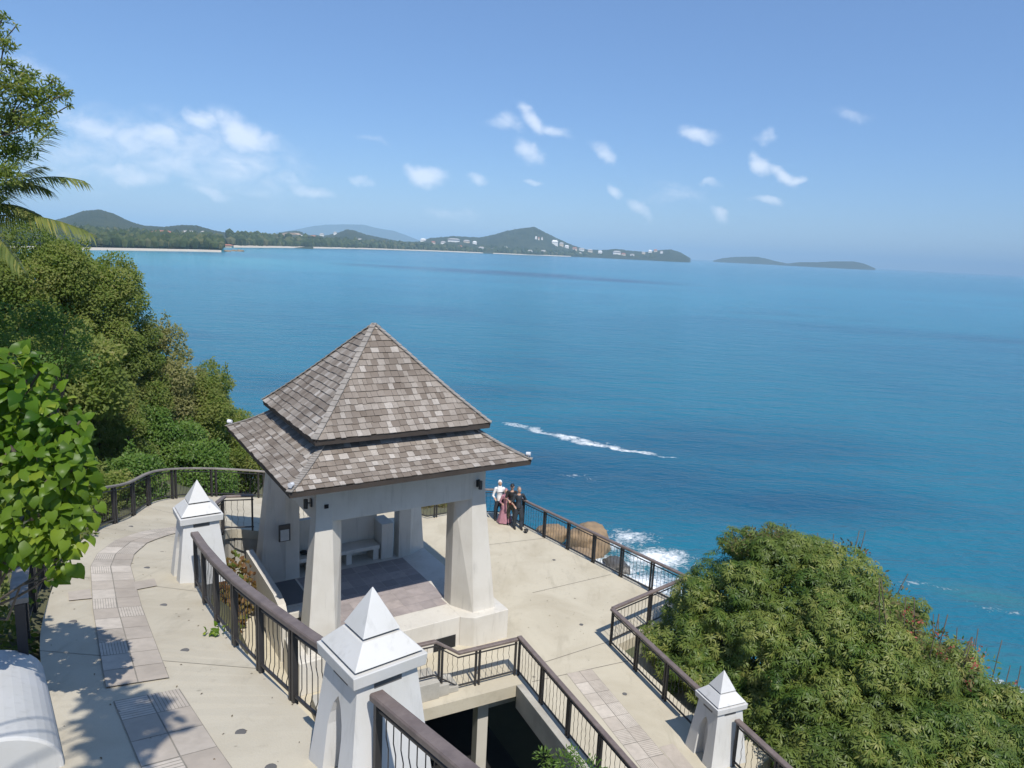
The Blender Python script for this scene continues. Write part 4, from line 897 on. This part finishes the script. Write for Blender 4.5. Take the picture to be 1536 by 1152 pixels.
# ------------------------------------------------------------------ far coast: hills, islands, beach, woods, houses
def hill(name, sil, yr, foot, depth_back=.35, seed=0, rough=1.0, steps=9, mat='far_forest', zlow=SEA_Z-1.2):
    """sil: photo skyline points; yr(u): distance of the ridge; foot(u): distance of the near foot on the water"""
    us = np.array([p[0] for p in sil], float); vs = np.array([p[1] for p in sil], float); N = max(30, int((us[-1]-us[0])/2.2)); mb = MB(); rows = []
    uu = np.linspace(us[0], us[-1], N)
    for u in uu:
        v = np.interp(u, us, vs); yR = yr(u); yF = foot(u); top = at(u, v, yR); zt = top.z+(mnoise.fractal(Vector((u*.35, seed, 0)), 1, 2, 4)*.9)*yR/FPX*rough; row = []
        for k in range(steps):
            f = k/(steps-1); y = yF+(yR-yF)*f; d = ray(u, v); x = d.x*y
            s_ = f*f*(3-2*f)*.55+f*.45; z = SEA_Z-.4+(zt-SEA_Z)*s_+(mnoise.fractal(Vector((x*.006, y*.006, seed)), 1, 2, 5)*.16*(zt-SEA_Z)*math.sin(math.pi*f))
            row.append(Vector((x, y, z)))
        for k in range(1, 5):
            f = k/4; y = yR*(1+depth_back*f); row.append(Vector((d.x*y, y, zt+(zlow-zt)*f**1.3)))
        rows.append(row)
    K = len(rows[0]); mb.v = [p for r in rows for p in r]
    for i in range(N-1):
        for k in range(K-1): a = i*K+k; mb.f.append([a, a+K, a+K+1, a+1]); mb.m.append(0); mb.r.append(0)
    o = mb.build(name, M[mat], smooth=True); tag(o, None, None, kind='structure'); return o, BVHTree.FromPolygons([tuple(v) for v in mb.v], mb.f)
m, n, b = new_mat('far_forest'); p = n.new('ShaderNodeNewGeometry').outputs['Position']
c1 = n.noise(p, .012, 6, .65); c2 = n.noise(p, .05, 5, .7); c3 = n.noise(p, .16, 3, .7)
colr = n.mix(n.remap(c1, .35, .68), (.022, .040, .014), (.060, .072, .026)); colr = n.mix(n.remap(c2, .5, .75, 0, .7), colr, (.012, .026, .010))
colr = n.mix(n.remap(c3, .62, .78, 0, .5), colr, (.20, .17, .11))
setb(n, b, Base_Color=colr, Roughness=.95); bump(n, b, n.math('ADD', n.math('MULTIPLY', c2, 14), n.math('MULTIPLY', c3, 5)), .9, 1.0); M['far_forest'] = m
M['sand'] = simple('beach_sand', (.50, .455, .37), .9, .06, .02, 0)
M['bare_earth'] = simple('quarry_earth', (.50, .36, .24), .9, .2, .02, 0, .2)
WL = [(-60, 372.5), (0, 373.5), (95, 374.6), (200, 376), (300, 377.5), (332, 378.4)]
def wl_y(u, W):
    v = np.interp(u, [a for a, _ in W], [b_ for _, b_ in W]); d = ray(u, v); return (SEA_Z-CAMZ)/d.z
WL2 = [(300, 371.5), (345, 371.2), (420, 371.8), (540, 373.6), (640, 376.6), (700, 379), (760, 381.4), (840, 384.5), (900, 386.6), (1040, 390)]
def cap(y, m_=5600): return min(y, m_) if y > 0 else m_
H = []
H.append(hill('hills', [(-140, 345), (-60, 338), (20, 340), (60, 336), (100, 325), (125, 316), (150, 314), (170, 320), (195, 332), (215, 338), (245, 340), (275, 337), (295, 338), (320, 345), (345, 350), (400, 355), (440, 359), (470, 363)], lambda u: 2900, lambda u: cap(wl_y(u, WL2), 2300) if u > 335 else 1750, seed=1))
H.append(hill('hills', [(380, 358), (410, 352), (430, 347), (448, 346), (460, 352), (490, 353), (510, 348), (520, 344), (530, 345), (550, 352), (575, 357), (600, 362), (640, 363), (690, 366), (740, 372)], lambda u: 4300, lambda u: cap(wl_y(u, WL2), 4100), seed=5))
H.append(hill('hills', [(600, 364), (628, 362), (645, 357), (680, 354), (720, 356), (740, 352), (760, 346), (785, 342), (802, 340), (815, 347), (835, 357), (860, 368), (880, 374), (905, 375), (925, 373), (945, 376), (970, 378), (990, 375), (1005, 374), (1020, 378), (1030, 384), (1036, 387.5)], lambda u: 5200+(u-600)*2.2, lambda u: cap(wl_y(u, WL2), 5200), seed=9))
H.append(hill('hills', [(1070, 391), (1076, 389), (1085, 387), (1105, 385.2), (1135, 385), (1150, 388), (1164, 391.8), (1180, 394.8)], lambda u: 9800, lambda u: 9200, .08, seed=12, rough=.5))
H.append(hill('hills', [(1168, 395.4), (1184, 394.8), (1200, 393.2), (1225, 393.2), (1250, 392), (1280, 392), (1295, 395), (1305, 399), (1313, 402.6)], lambda u: 9000, lambda u: 8500, .08, seed=15, rough=.5))
H.append(hill('hills', [(350, 357), (400, 351), (440, 345), (470, 339), (490, 337), (520, 336.5), (545, 337), (570, 343), (590, 346), (610, 353), (630, 361), (650, 369)], lambda u: 17000, lambda u: 15500, .1, seed=21, rough=.3, zlow=SEA_Z-5))
def strip(name, W, inl, rise, us, mat):
    mb = MB()
    for a, b_ in zip(us[:-1], us[1:]):
        q = []
        for u in (a, b_):
            y = wl_y(u, W); q.append((Vector((ray(u, 375).x*y, y, SEA_Z+.02)), Vector((ray(u, 375).x*(y+inl), y+inl, SEA_Z+rise))))
        mb.add([q[0][0], q[1][0], q[1][1], q[0][1]], [(0, 1, 2, 3)])
    o = mb.build(name, mat, recalc=False); tag(o, None, None, kind='structure')
strip('beach', WL, 30, 3.0, list(range(-60, 333, 4)), M['sand'])
WL2b = [p for p in WL2 if p[0] < 800]
strip('beach', WL2, 60, 5.0, list(range(345, 860, 4)), M['sand'])
mb = MB()                                # flat land behind the near beach
for a in range(-60, 330, 6):
    q = []
    for u in (a, a+6):
        y = wl_y(u, WL); q += [Vector((ray(u, 375).x*(y+55), y+55, SEA_Z+4.5)), Vector((ray(u, 375).x*2300, 2300, SEA_Z+26))]
    mb.add([q[0], q[2], q[3], q[1]], [(0, 1, 2, 3)])
o = mb.build('coast_land', M['far_forest'], recalc=False); tag(o, None, None, kind='structure')
LANDBVH = BVHTree.FromPolygons([tuple(v) for v in mb.v], mb.f)
# wooded belt behind the beaches: far crowns that read as one mass
ico = bmesh.new(); bmesh.ops.create_icosphere(ico, subdivisions=1, radius=1); IV = np.array([tuple(v.co) for v in ico.verts]); IF = [[v.index for v in f.verts] for f in ico.faces]; ico.free()
V, F, C = [], [], []
def crown(x, y, z, r, h):
    k = len(V)//1; base = len(C)
    q = IV*(1+.35*(RNG.random((len(IV), 1))-.5))*np.array([r, r, h])+np.array([x, y, z]); V.append(q); C.append(RNG.random())
for i in range(1500):
    u = -50+385*RNG.random(); y0 = wl_y(u, WL)+58; f = RNG.random()**1.6; y = y0+f*900; r = 4+5*RNG.random(); z = SEA_Z+4+(y-y0)/900*16
    crown(ray(u, 375).x*y, y, z+r*.9, r, r*(1.0+.7*RNG.random()))
for i in range(1500):
    u = 345+640*RNG.random()**1.1; y0 = wl_y(u, WL2); y0 = min(y0, 5400)+70; f = RNG.random()**2; y = y0+f*260; r = 6+8*RNG.random()
    crown(ray(u, 375).x*y, y, SEA_Z+5+f*22+r*.6, r, r*(.9+.5*RNG.random()))
nI = len(IV); Vv = np.concatenate(V); Ff = [[i+j*nI for i in f] for j in range(len(V)) for f in IF]
me = bpy.data.meshes.new('far_woods'); me.from_pydata(Vv.tolist(), [], Ff); a = me.attributes.new('rnd', 'FLOAT', 'FACE'); a.data.foreach_set('value', np.repeat(np.array(C), len(IF)).astype(np.float32))
M['far_leaf'] = leafmat('far_leaf', [(0, (.014, .030, .010)), (.5, (.032, .055, .017)), (.85, (.06, .08, .026)), (1, (.10, .10, .045))], .0, .9)
me.materials.append(M['far_leaf']); o = bpy.data.objects.new('far_woods', me); COL.objects.link(o); tag(o, 'belt of dark green trees along the far beaches', 'trees', kind='stuff')
# houses on the far shore
M['h_white'] = simple('far_wall_white', (.78, .76, .72), .8, .02, .2, 0); M['h_cream'] = simple('far_wall_cream', (.62, .52, .40), .8, .02, .2, 0)
M['h_red'] = simple('far_roof_red', (.36, .15, .09), .8, .05, .2, 0); M['h_grey'] = simple('far_roof_grey', (.40, .38, .36), .8, .05, .2, 0)
def hit(u, v):
    d = ray(u, v).normalized(); best = None
    for bv in [h[1] for h in H]+[LANDBVH]:
        r = bv.ray_cast(Vector((0, 0, CAMZ)), d)
        if r[0] and (best is None or r[0].y < best.y): best = r[0]
    return best
def house(name, label, u, v, wpx, hpx, wall, roof, group=None, cat='house'):
    q = hit(u, v)
    if q is None: return
    y = q.y; wd, ht = wpx*y/FPX, hpx*1.35*y/FPX; dp = wd*.5; z0 = -ht*.6; mb = MB(); a, b_ = wd/2, dp/2; ev = ht*.62
    mb.hexa([(-a, -b_, z0), (a, -b_, z0), (a, b_, z0), (-a, b_, z0), (-a, -b_, ev), (a, -b_, ev), (a, b_, ev), (-a, b_, ev)], 0)
    o_ = wd*.06; rr = min(a*.6, b_*.8); mb.add([(-a-o_, -b_-o_, ev*.98), (a+o_, -b_-o_, ev*.98), (a+o_, b_+o_, ev*.98), (-a-o_, b_+o_, ev*.98), (-a+rr, 0, ht), (a-rr, 0, ht)], [(0, 1, 5, 4), (1, 2, 5), (2, 3, 4, 5), (3, 0, 4), (3, 2, 1, 0)], 1)
    o = mb.build(name, [M[wall], M[roof]]); o.location = q-Vector((0, dp*.2, 0)); tag(o, label, cat, group)
house('hotel', 'long white hotel standing above the woods of the near beach', 284, 353, 20, 5, 'h_white', 'h_grey', cat='hotel')
house('hotel', 'long building with terracotta roof left of the white hotel', 246, 354, 27, 6, 'h_cream', 'h_red', cat='hotel')
house('hotel', 'cream resort building at the rocky point of the near beach', 342, 371, 15, 3.4, 'h_cream', 'h_red', cat='hotel')
house('hotel', 'white hotel on the ridge left of the far conical hill', 681, 362, 17, 3.2, 'h_white', 'h_grey', cat='hotel')
house('hotel', 'white building on the lower right slope of the far conical hill', 832, 367, 9, 5, 'h_white', 'h_white', cat='hotel')
house('hotel', 'pale house at the top of the small green hill in mid bay', 503, 352, 4.5, 3.2, 'h_white', 'h_grey', cat='house')
house('hotel', 'white building on the headland near its right end', 925, 381, 11, 3.4, 'h_white', 'h_grey', cat='hotel')
hs = [(205, 353, 12, 5), (185, 354, 10, 4), (160, 352, 8, 4), (225, 357, 8, 4), (268, 362, 7, 4), (318, 358, 8, 4), (305, 352, 6, 4), (130, 356, 8, 4), (380, 366, 9, 4), (398, 367, 10, 5), (412, 368, 9, 4), (425, 364, 6, 3), (455, 357, 7, 3), (470, 357, 9, 3), (483, 354, 6, 3), (540, 362, 6, 3), (520, 366, 5, 2.5), (560, 364, 6, 3), (590, 369, 8, 3), (610, 370, 6, 3), (635, 362, 8, 3), (650, 366, 6, 3), (665, 366, 7, 3), (700, 364, 9, 3), (712, 366, 6, 3), (690, 372, 6, 3), (722, 375, 8, 3.5), (740, 376, 7, 3), (758, 374, 6, 3), (775, 378, 8, 3), (795, 379, 7, 3), (815, 380, 8, 3.5), (804, 359, 2.6, 3.2), (808, 360, 2.6, 3.2), (813, 360, 2.6, 3.2), (842, 369, 6, 4), (850, 372, 6, 3), (862, 375, 7, 3), (872, 376, 8, 3), (885, 378, 7, 3), (900, 380, 6, 3), (935, 383, 6, 2.6), (948, 384, 6, 2.4), (965, 381, 5, 2.5), (975, 379, 5, 3), (983, 378, 5, 3), (992, 380, 4, 2.6), (870, 382, 5, 2.5), (640, 373, 5, 2.6), (500, 369, 6, 2.8), (465, 368, 6, 2.8), (350, 364, 7, 3.4), (560, 371, 5, 2.5)]
for i, (u, v, a, b_) in enumerate(hs):
    k = i % 4
    house('far_house', ['tiny white house scattered over the far wooded shore', 'tiny cream house with red roof on the far wooded shore', 'tiny white house with grey roof on the far wooded shore', 'tiny cream house with grey roof on the far wooded shore'][k], u, v, a, b_, ['h_white', 'h_cream', 'h_white', 'h_cream'][k], ['h_white', 'h_red', 'h_grey', 'h_grey'][k], ['plain white far houses', 'cream far houses with red roofs', 'white far houses with grey roofs', 'cream far houses with grey roofs'][k])
# bare earth cutting on the mid bay hill and rocks at the point
q = hit(437, 352)
if q:
    mb = MB(); mb.loft([[q+Vector((x*q.y/FPX*s_, dy, z*q.y/FPX)) for x, z in ((-15, -3), (13, -3.5), (12, 0), (6, 3), (-6, 2.5), (-14, 0))] for s_, dy in ((1, -26), (.9, 60))])
    tag(mb.build('bare_cutting', M['bare_earth']), None, None, kind='structure')
for i, (u, v, sx_) in enumerate(((352, 376.6, 9), (341, 377.4, 6), (360, 377.2, 5))):
    y = wl_y(u, [(0, v), (999, v)]); q = Vector((ray(u, v).x*y, y, SEA_Z)); k = y/FPX
    rock(['long pale rocks ending the point of the near beach', 'pale rock at the root of the beach point', 'small low rock off the tip of the beach point'][i], q, (sx_*k, sx_*k*.6, 2.2*k*(.8+.2*i)), 7.7+i)

# ------------------------------------------------------------------ people
def remesh(mb, name, mat, parent, vox, sm=2):
    o = mb.build(name, mat, parent); md = o.modifiers.new('r', 'REMESH'); md.mode = 'VOXEL'; md.voxel_size = vox
    ms = o.modifiers.new('s', 'SMOOTH'); ms.iterations = sm; ms.factor = .5
    bpy.context.view_layer.update(); ev = o.evaluated_get(bpy.context.evaluated_depsgraph_get()); me = bpy.data.meshes.new_from_object(ev)
    o.modifiers.clear(); old = o.data; o.data = me; bpy.data.meshes.remove(old); me.materials.clear(); me.materials.append(mat)
    me.polygons.foreach_set('use_smooth', [True]*len(me.polygons)); return o
def person(label, loc, rz, H, hands, legs=((-.09, .02), (.10, -.04)), top='cloth_black', bottom='cloth_olive', dress=None, hair='hair', scarf=None, cap_=None, head_turn=0, long_sleeve=False, lean=0.0, slim=1.0, shirt_trim=None):
    T = thing('person', loc, label, 'person'); T.rotation_euler = (0, 0, 0); k = H/1.7; ca, sa = math.cos(rz), math.sin(rz)
    def L(x, y, z): x, y, z = x*k, (y-lean*max(0, z-.9))*k, z*k; return Vector(loc)+Vector((x*ca-y*sa, x*sa+y*ca, z))       # faces -y before rz
    S = slim; b_ = MB()
    b_.tube([L(0, 0, .86), L(0, 0, .98), L(0, .01, 1.12), L(0, .01, 1.28), L(0, .015, 1.39), L(0, .015, 1.44)], [.145*S*k, .155*S*k, .135*S*k, .165*S*k, .15*S*k, .08*k], 14, sq=.68)
    b_.tube([L(0, .01, 1.38), L(0, 0, 1.47), L(0, -.01, 1.55)], [.062*k, .055*k, .056*k], 10)
    ht = head_turn; hx, hy = math.sin(ht), -math.cos(ht)
    hc = (0, -.012, 1.60); b_.ball(L(*hc), (.074*k, .088*k, .112*k), 16, 12); b_.ball(L(hx*.035, -.01+hy*.035, 1.555), (.052*k, .055*k, .06*k), 12, 8)
    b_.ball(L(hx*.098, -.012+hy*.098, 1.592), (.014*k, .016*k, .022*k), 8, 6)                                     # nose
    for s_ in (-1, 1): b_.ball(L(s_*-hy*.076, -.005+s_*hx*.076, 1.595), (.014*k, .02*k, .03*k), 8, 6)              # ears
    b_.ball(L(hx*.088, -.012+hy*.088, 1.545), (.024*k, .012*k, .010*k), 8, 6)
    sl = MB(); tr = MB(); shoes = []
    tr_r = .012
    for s_, (hand, grip) in zip((-1, 1), hands):
        sh = (s_*.172*S, .01, 1.375); hv = Vector(hand); shv = Vector(sh); mid = shv.lerp(hv, .5); dl = (hv-shv).length; arm = .56
        bend = math.sqrt(max(0, (arm/2)**2-(dl/2)**2)) if dl < arm else 0; el = mid+Vector((s_*.38, .5, -.75)).normalized()*bend
        b_.tube([L(*sh), L(*(shv.lerp(el, .5))), L(*el), L(*(el.lerp(hv, .5))), L(*hv)], [.052*k, .046*k, .038*k, .034*k, .026*k], 10)
        d = (hv-el).normalized(); up_ = Vector((0, 0, 1)); sd2 = d.cross(up_).normalized(); pn = sd2.cross(d)
        pc = hv+d*.045; b_.tube([L(*hv), L(*pc), L(*(hv+d*.09))], [.028*k, .04*k, .036*k], 10, sq=.5)
        for fi, (off, ln) in enumerate(((-.028, .062), (-.009, .072), (.010, .068), (.027, .052))):              # four fingers, bent
            r0 = hv+d*.085+sd2*off; r1 = r0+d*ln*.5-pn*.012*grip; r2 = r1+d*ln*.35-pn*.03*grip; r3 = r2+d*ln*.15-pn*.03*grip
            b_.tube([L(*r0), L(*r1), L(*r2), L(*r3)], [.0095*k, .009*k, .0085*k, .008*k], 6)
        t0 = hv+d*.035+sd2*(-s_*.03); t1 = t0+d*.03+sd2*(-s_*.022); t2 = t1+d*.025-pn*.012*grip; b_.tube([L(*t0), L(*t1), L(*t2)], [.012*k, .011*k, .009*k], 6)
        e2 = el.lerp(hv, .9) if long_sleeve else shv.lerp(el, .85)
        sl.tube([L(*(Vector((s_*.13*S, .01, 1.37)))), L(*sh), L(*(shv.lerp(el, .5)))]+([L(*el), L(*e2)] if long_sleeve else [L(*e2)]), [.078*k, .060*k, .055*k]+([.050*k, .040*k] if long_sleeve else [.058*k]), 12)
    for s_, (dx, dy) in zip((-1, 1), legs):
        hip, kn, an = (s_*.085, 0, .90), (s_*.09+dx*.4, dy*.5-.025, .49), (s_*.085+dx*.6, dy+.01, .085)
        b_.tube([L(*hip), L(hip[0], (hip[1]+kn[1])/2, .70), L(*kn), L(kn[0], kn[1]+.03, .36), L(*an)], [.092*k, .082*k, .058*k, .056*k, .036*k], 12)
        b_.tube([L(an[0], an[1]+.04, .045), L(an[0], an[1]-.05, .045), L(an[0], an[1]-.15, .03)], [.038*k, .042*k, .032*k], 10)
        tr.tube([L(hip[0], hip[1], .93), L(hip[0], (hip[1]+kn[1])/2, .70), L(*kn), L(kn[0], kn[1]+.025, .32), L(an[0], an[1]+.005, .07)], [.108*k, .102*k, .082*k, .078*k, .072*k], 14)
        sm_ = MB(); sm_.tube([L(an[0], an[1]+.055, .05), L(an[0], an[1]-.03, .055), L(an[0], an[1]-.12, .04), L(an[0], an[1]-.19, .028)], [.042*k, .05*k, .046*k, .03*k], 12, sq=.85); shoes.append(sm_)
    body = remesh(b_, 'body', M['skin'], T, .0075)
    sl.tube([L(0, 0, .87), L(0, 0, .98), L(0, .01, 1.12), L(0, .01, 1.28), L(0, .015, 1.39), L(0, .012, 1.425)], [.175*S*k, .172*S*k, .155*S*k, .182*S*k, .168*S*k, .085*k], 16, sq=.72)
    remesh(sl, 'shirt', M[top], T, .014)
    if shirt_trim:
        mb = MB(); mb.tube([L(0, .0, .885), L(0, .0, .955)], [.182*S*k, .18*S*k], 16, sq=.72); mb.build('shirt_hem', M[shirt_trim], T, smooth=True)
    if dress:
        mb = MB(); n = 28; rings = []
        for z, r in ((1.02, .15), (.9, .19), (.65, .235), (.35, .29), (.06, .36)):
            rings.append([L(math.cos(a)*r*(1+.10*math.sin(a*7)*(1-z)), math.sin(a)*r*.85*(1+.10*math.sin(a*7)*(1-z)), z) for a in [2*math.pi*i/n for i in range(n)]])
        mb.loft(rings, cap=False); mb.build('skirt', M[dress], T, smooth=True)
    else:
        tr.tube([L(0, 0, .80), L(0, 0, .9), L(0, 0, .98)], [.14*k, .165*S*k, .16*S*k], 14, sq=.72); remesh(tr, 'trousers', M[bottom], T, .014)
    for sm_ in shoes: remesh(sm_, 'shoe', M['cloth_black'], T, .009)
    if scarf:
        mb = MB(); mb.ball(L(-hx*.02, .012-hy*.01, 1.625), (.09*k, .098*k, .118*k), 16, 12); mb.tube([L(0, .03, 1.6), L(0, .02, 1.48), L(0, .0, 1.36), L(0, -.02, 1.24)], [.085*k, .10*k, .17*k, .185*k], 16, sq=.8)
        sc_ = remesh(mb, 'headscarf', M[scarf], T, .012)
        mb = MB(); mb.ball(L(hx*.07, -.015+hy*.07, 1.585), (.052*k, .034*k, .072*k), 14, 10); mb.build('face', M['skin'], T, smooth=True)
    else:
        mb = MB(); mb.ball(L(-hx*.022, -.008-hy*.022, 1.632), (.082*k, .090*k, .095*k), 14, 10); remesh(mb, 'hair', M[hair], T, .012)
    if cap_:
        mb = MB(); mb.ball(L(0, -.01, 1.66), (.088*k, .1*k, .07*k), 14, 8); mb.tube([L(hx*.07, hy*.07-.01, 1.655), L(hx*.17, hy*.17-.01, 1.64)], [.065*k, .05*k], 10, sq=.2); remesh(mb, 'cap', M[cap_], T, .01)
    for s_ in (-1, 1):
        mb = MB(); mb.ball(L(hx*.083+s_*-hy*.03, -.012+hy*.083+s_*hx*.03, 1.605), .010*k, 8, 6); mb.build('eye', M['hair'], T, smooth=True)
    return T
M['hair_grey'] = simple('hair_grey', (.22, .19, .16), .6, bmp=0)
person('person in white headscarf and white long sleeved top with dark trousers', (-.28, 28.25, 0), .15, 1.66, [((-.22, -.20, 1.02), .8), ((.20, -.28, 1.10), .8)], top='cloth_white', bottom='cloth_navy', scarf='cloth_white', long_sleeve=True, head_turn=.1)
person('person in long pink dress standing in front of the white headscarf', (-.02, 27.95, 0), .2, 1.42, [((-.20, -.16, 1.04), .6), ((.16, -.26, 1.20), 1.0)], top='cloth_pink', dress='cloth_pink', scarf='cloth_pink', long_sleeve=True, slim=.9)
person('person in black T-shirt and cap with olive trousers and folded hands', (.22, 27.85, 0), .1, 1.68, [((-.16, -.30, 1.12), 1.0), ((.02, -.32, 1.14), 1.0)], top='cloth_black', bottom='cloth_olive', cap_='hair', head_turn=-.2, shirt_trim='cloth_red')
person('person in dark blue T-shirt and navy trousers leaning one hand on the railing', (.50, 27.45, 0), .25, 1.70, [((-.22, -.18, 1.0), .7), ((.34, .06, 1.10), 1.0)], legs=((-.08, .0), (.06, -.12)), top='cloth_navy', bottom='cloth_navy', hair='hair_grey', head_turn=.35)
mb = MB(); q = Vector((.82, 27.0, 0)); mb.tube([q+Vector((0, 0, .004)), q+Vector((0, 0, .05))], [.07, .06], 10); mb.tube([q+Vector((-.03, .05, .10)), q+Vector((.05, -.08, .13))], [.05, .07], 10); mb.bar(q+Vector((0, 0, .04)), q+Vector((0, 0, .12)), .03, .03)
tag(mb.build('floor_spotlight', M['lamp']), 'small black spotlight on the plaza at the foot of the seaside railing', 'lamp')
mb = MB(); mb.ball(pv(-1.35, 2.05, 1.43), (.13, .1, .07), 10, 8); mb.ball(pv(-1.2, 2.0, 1.42), (.09, .08, .05), 10, 8); tag(mb.build('bag', M['cloth_black'], smooth=True), 'black bag lying on the bench inside the pavilion', 'bag')

# ------------------------------------------------------------------ sea air
mb = MB(); mb.hexa([(-39000, -400, SEA_Z-8), (39000, -400, SEA_Z-8), (39000, 38500, SEA_Z-8), (-39000, 38500, SEA_Z-8), (-39000, -400, 480), (39000, -400, 480), (39000, 38500, 480), (-39000, 38500, 480)])
hz = mb.build('haze', []); m = bpy.data.materials.new('haze'); m.use_nodes = True; nt = m.node_tree; nt.nodes.clear()
out = nt.nodes.new('ShaderNodeOutputMaterial'); vol = nt.nodes.new('ShaderNodeVolumePrincipled'); nt.links.new(vol.outputs[0], out.inputs['Volume'])
vol.inputs['Color'].default_value = (.50, .77, 1.0, 1); vol.inputs['Density'].default_value = 8.0e-5; vol.inputs['Anisotropy'].default_value = -.4
hz.data.materials.clear(); hz.data.materials.append(m); hz['kind'] = 'stuff'; hz['label'] = 'thin blue sea haze over the whole bay'
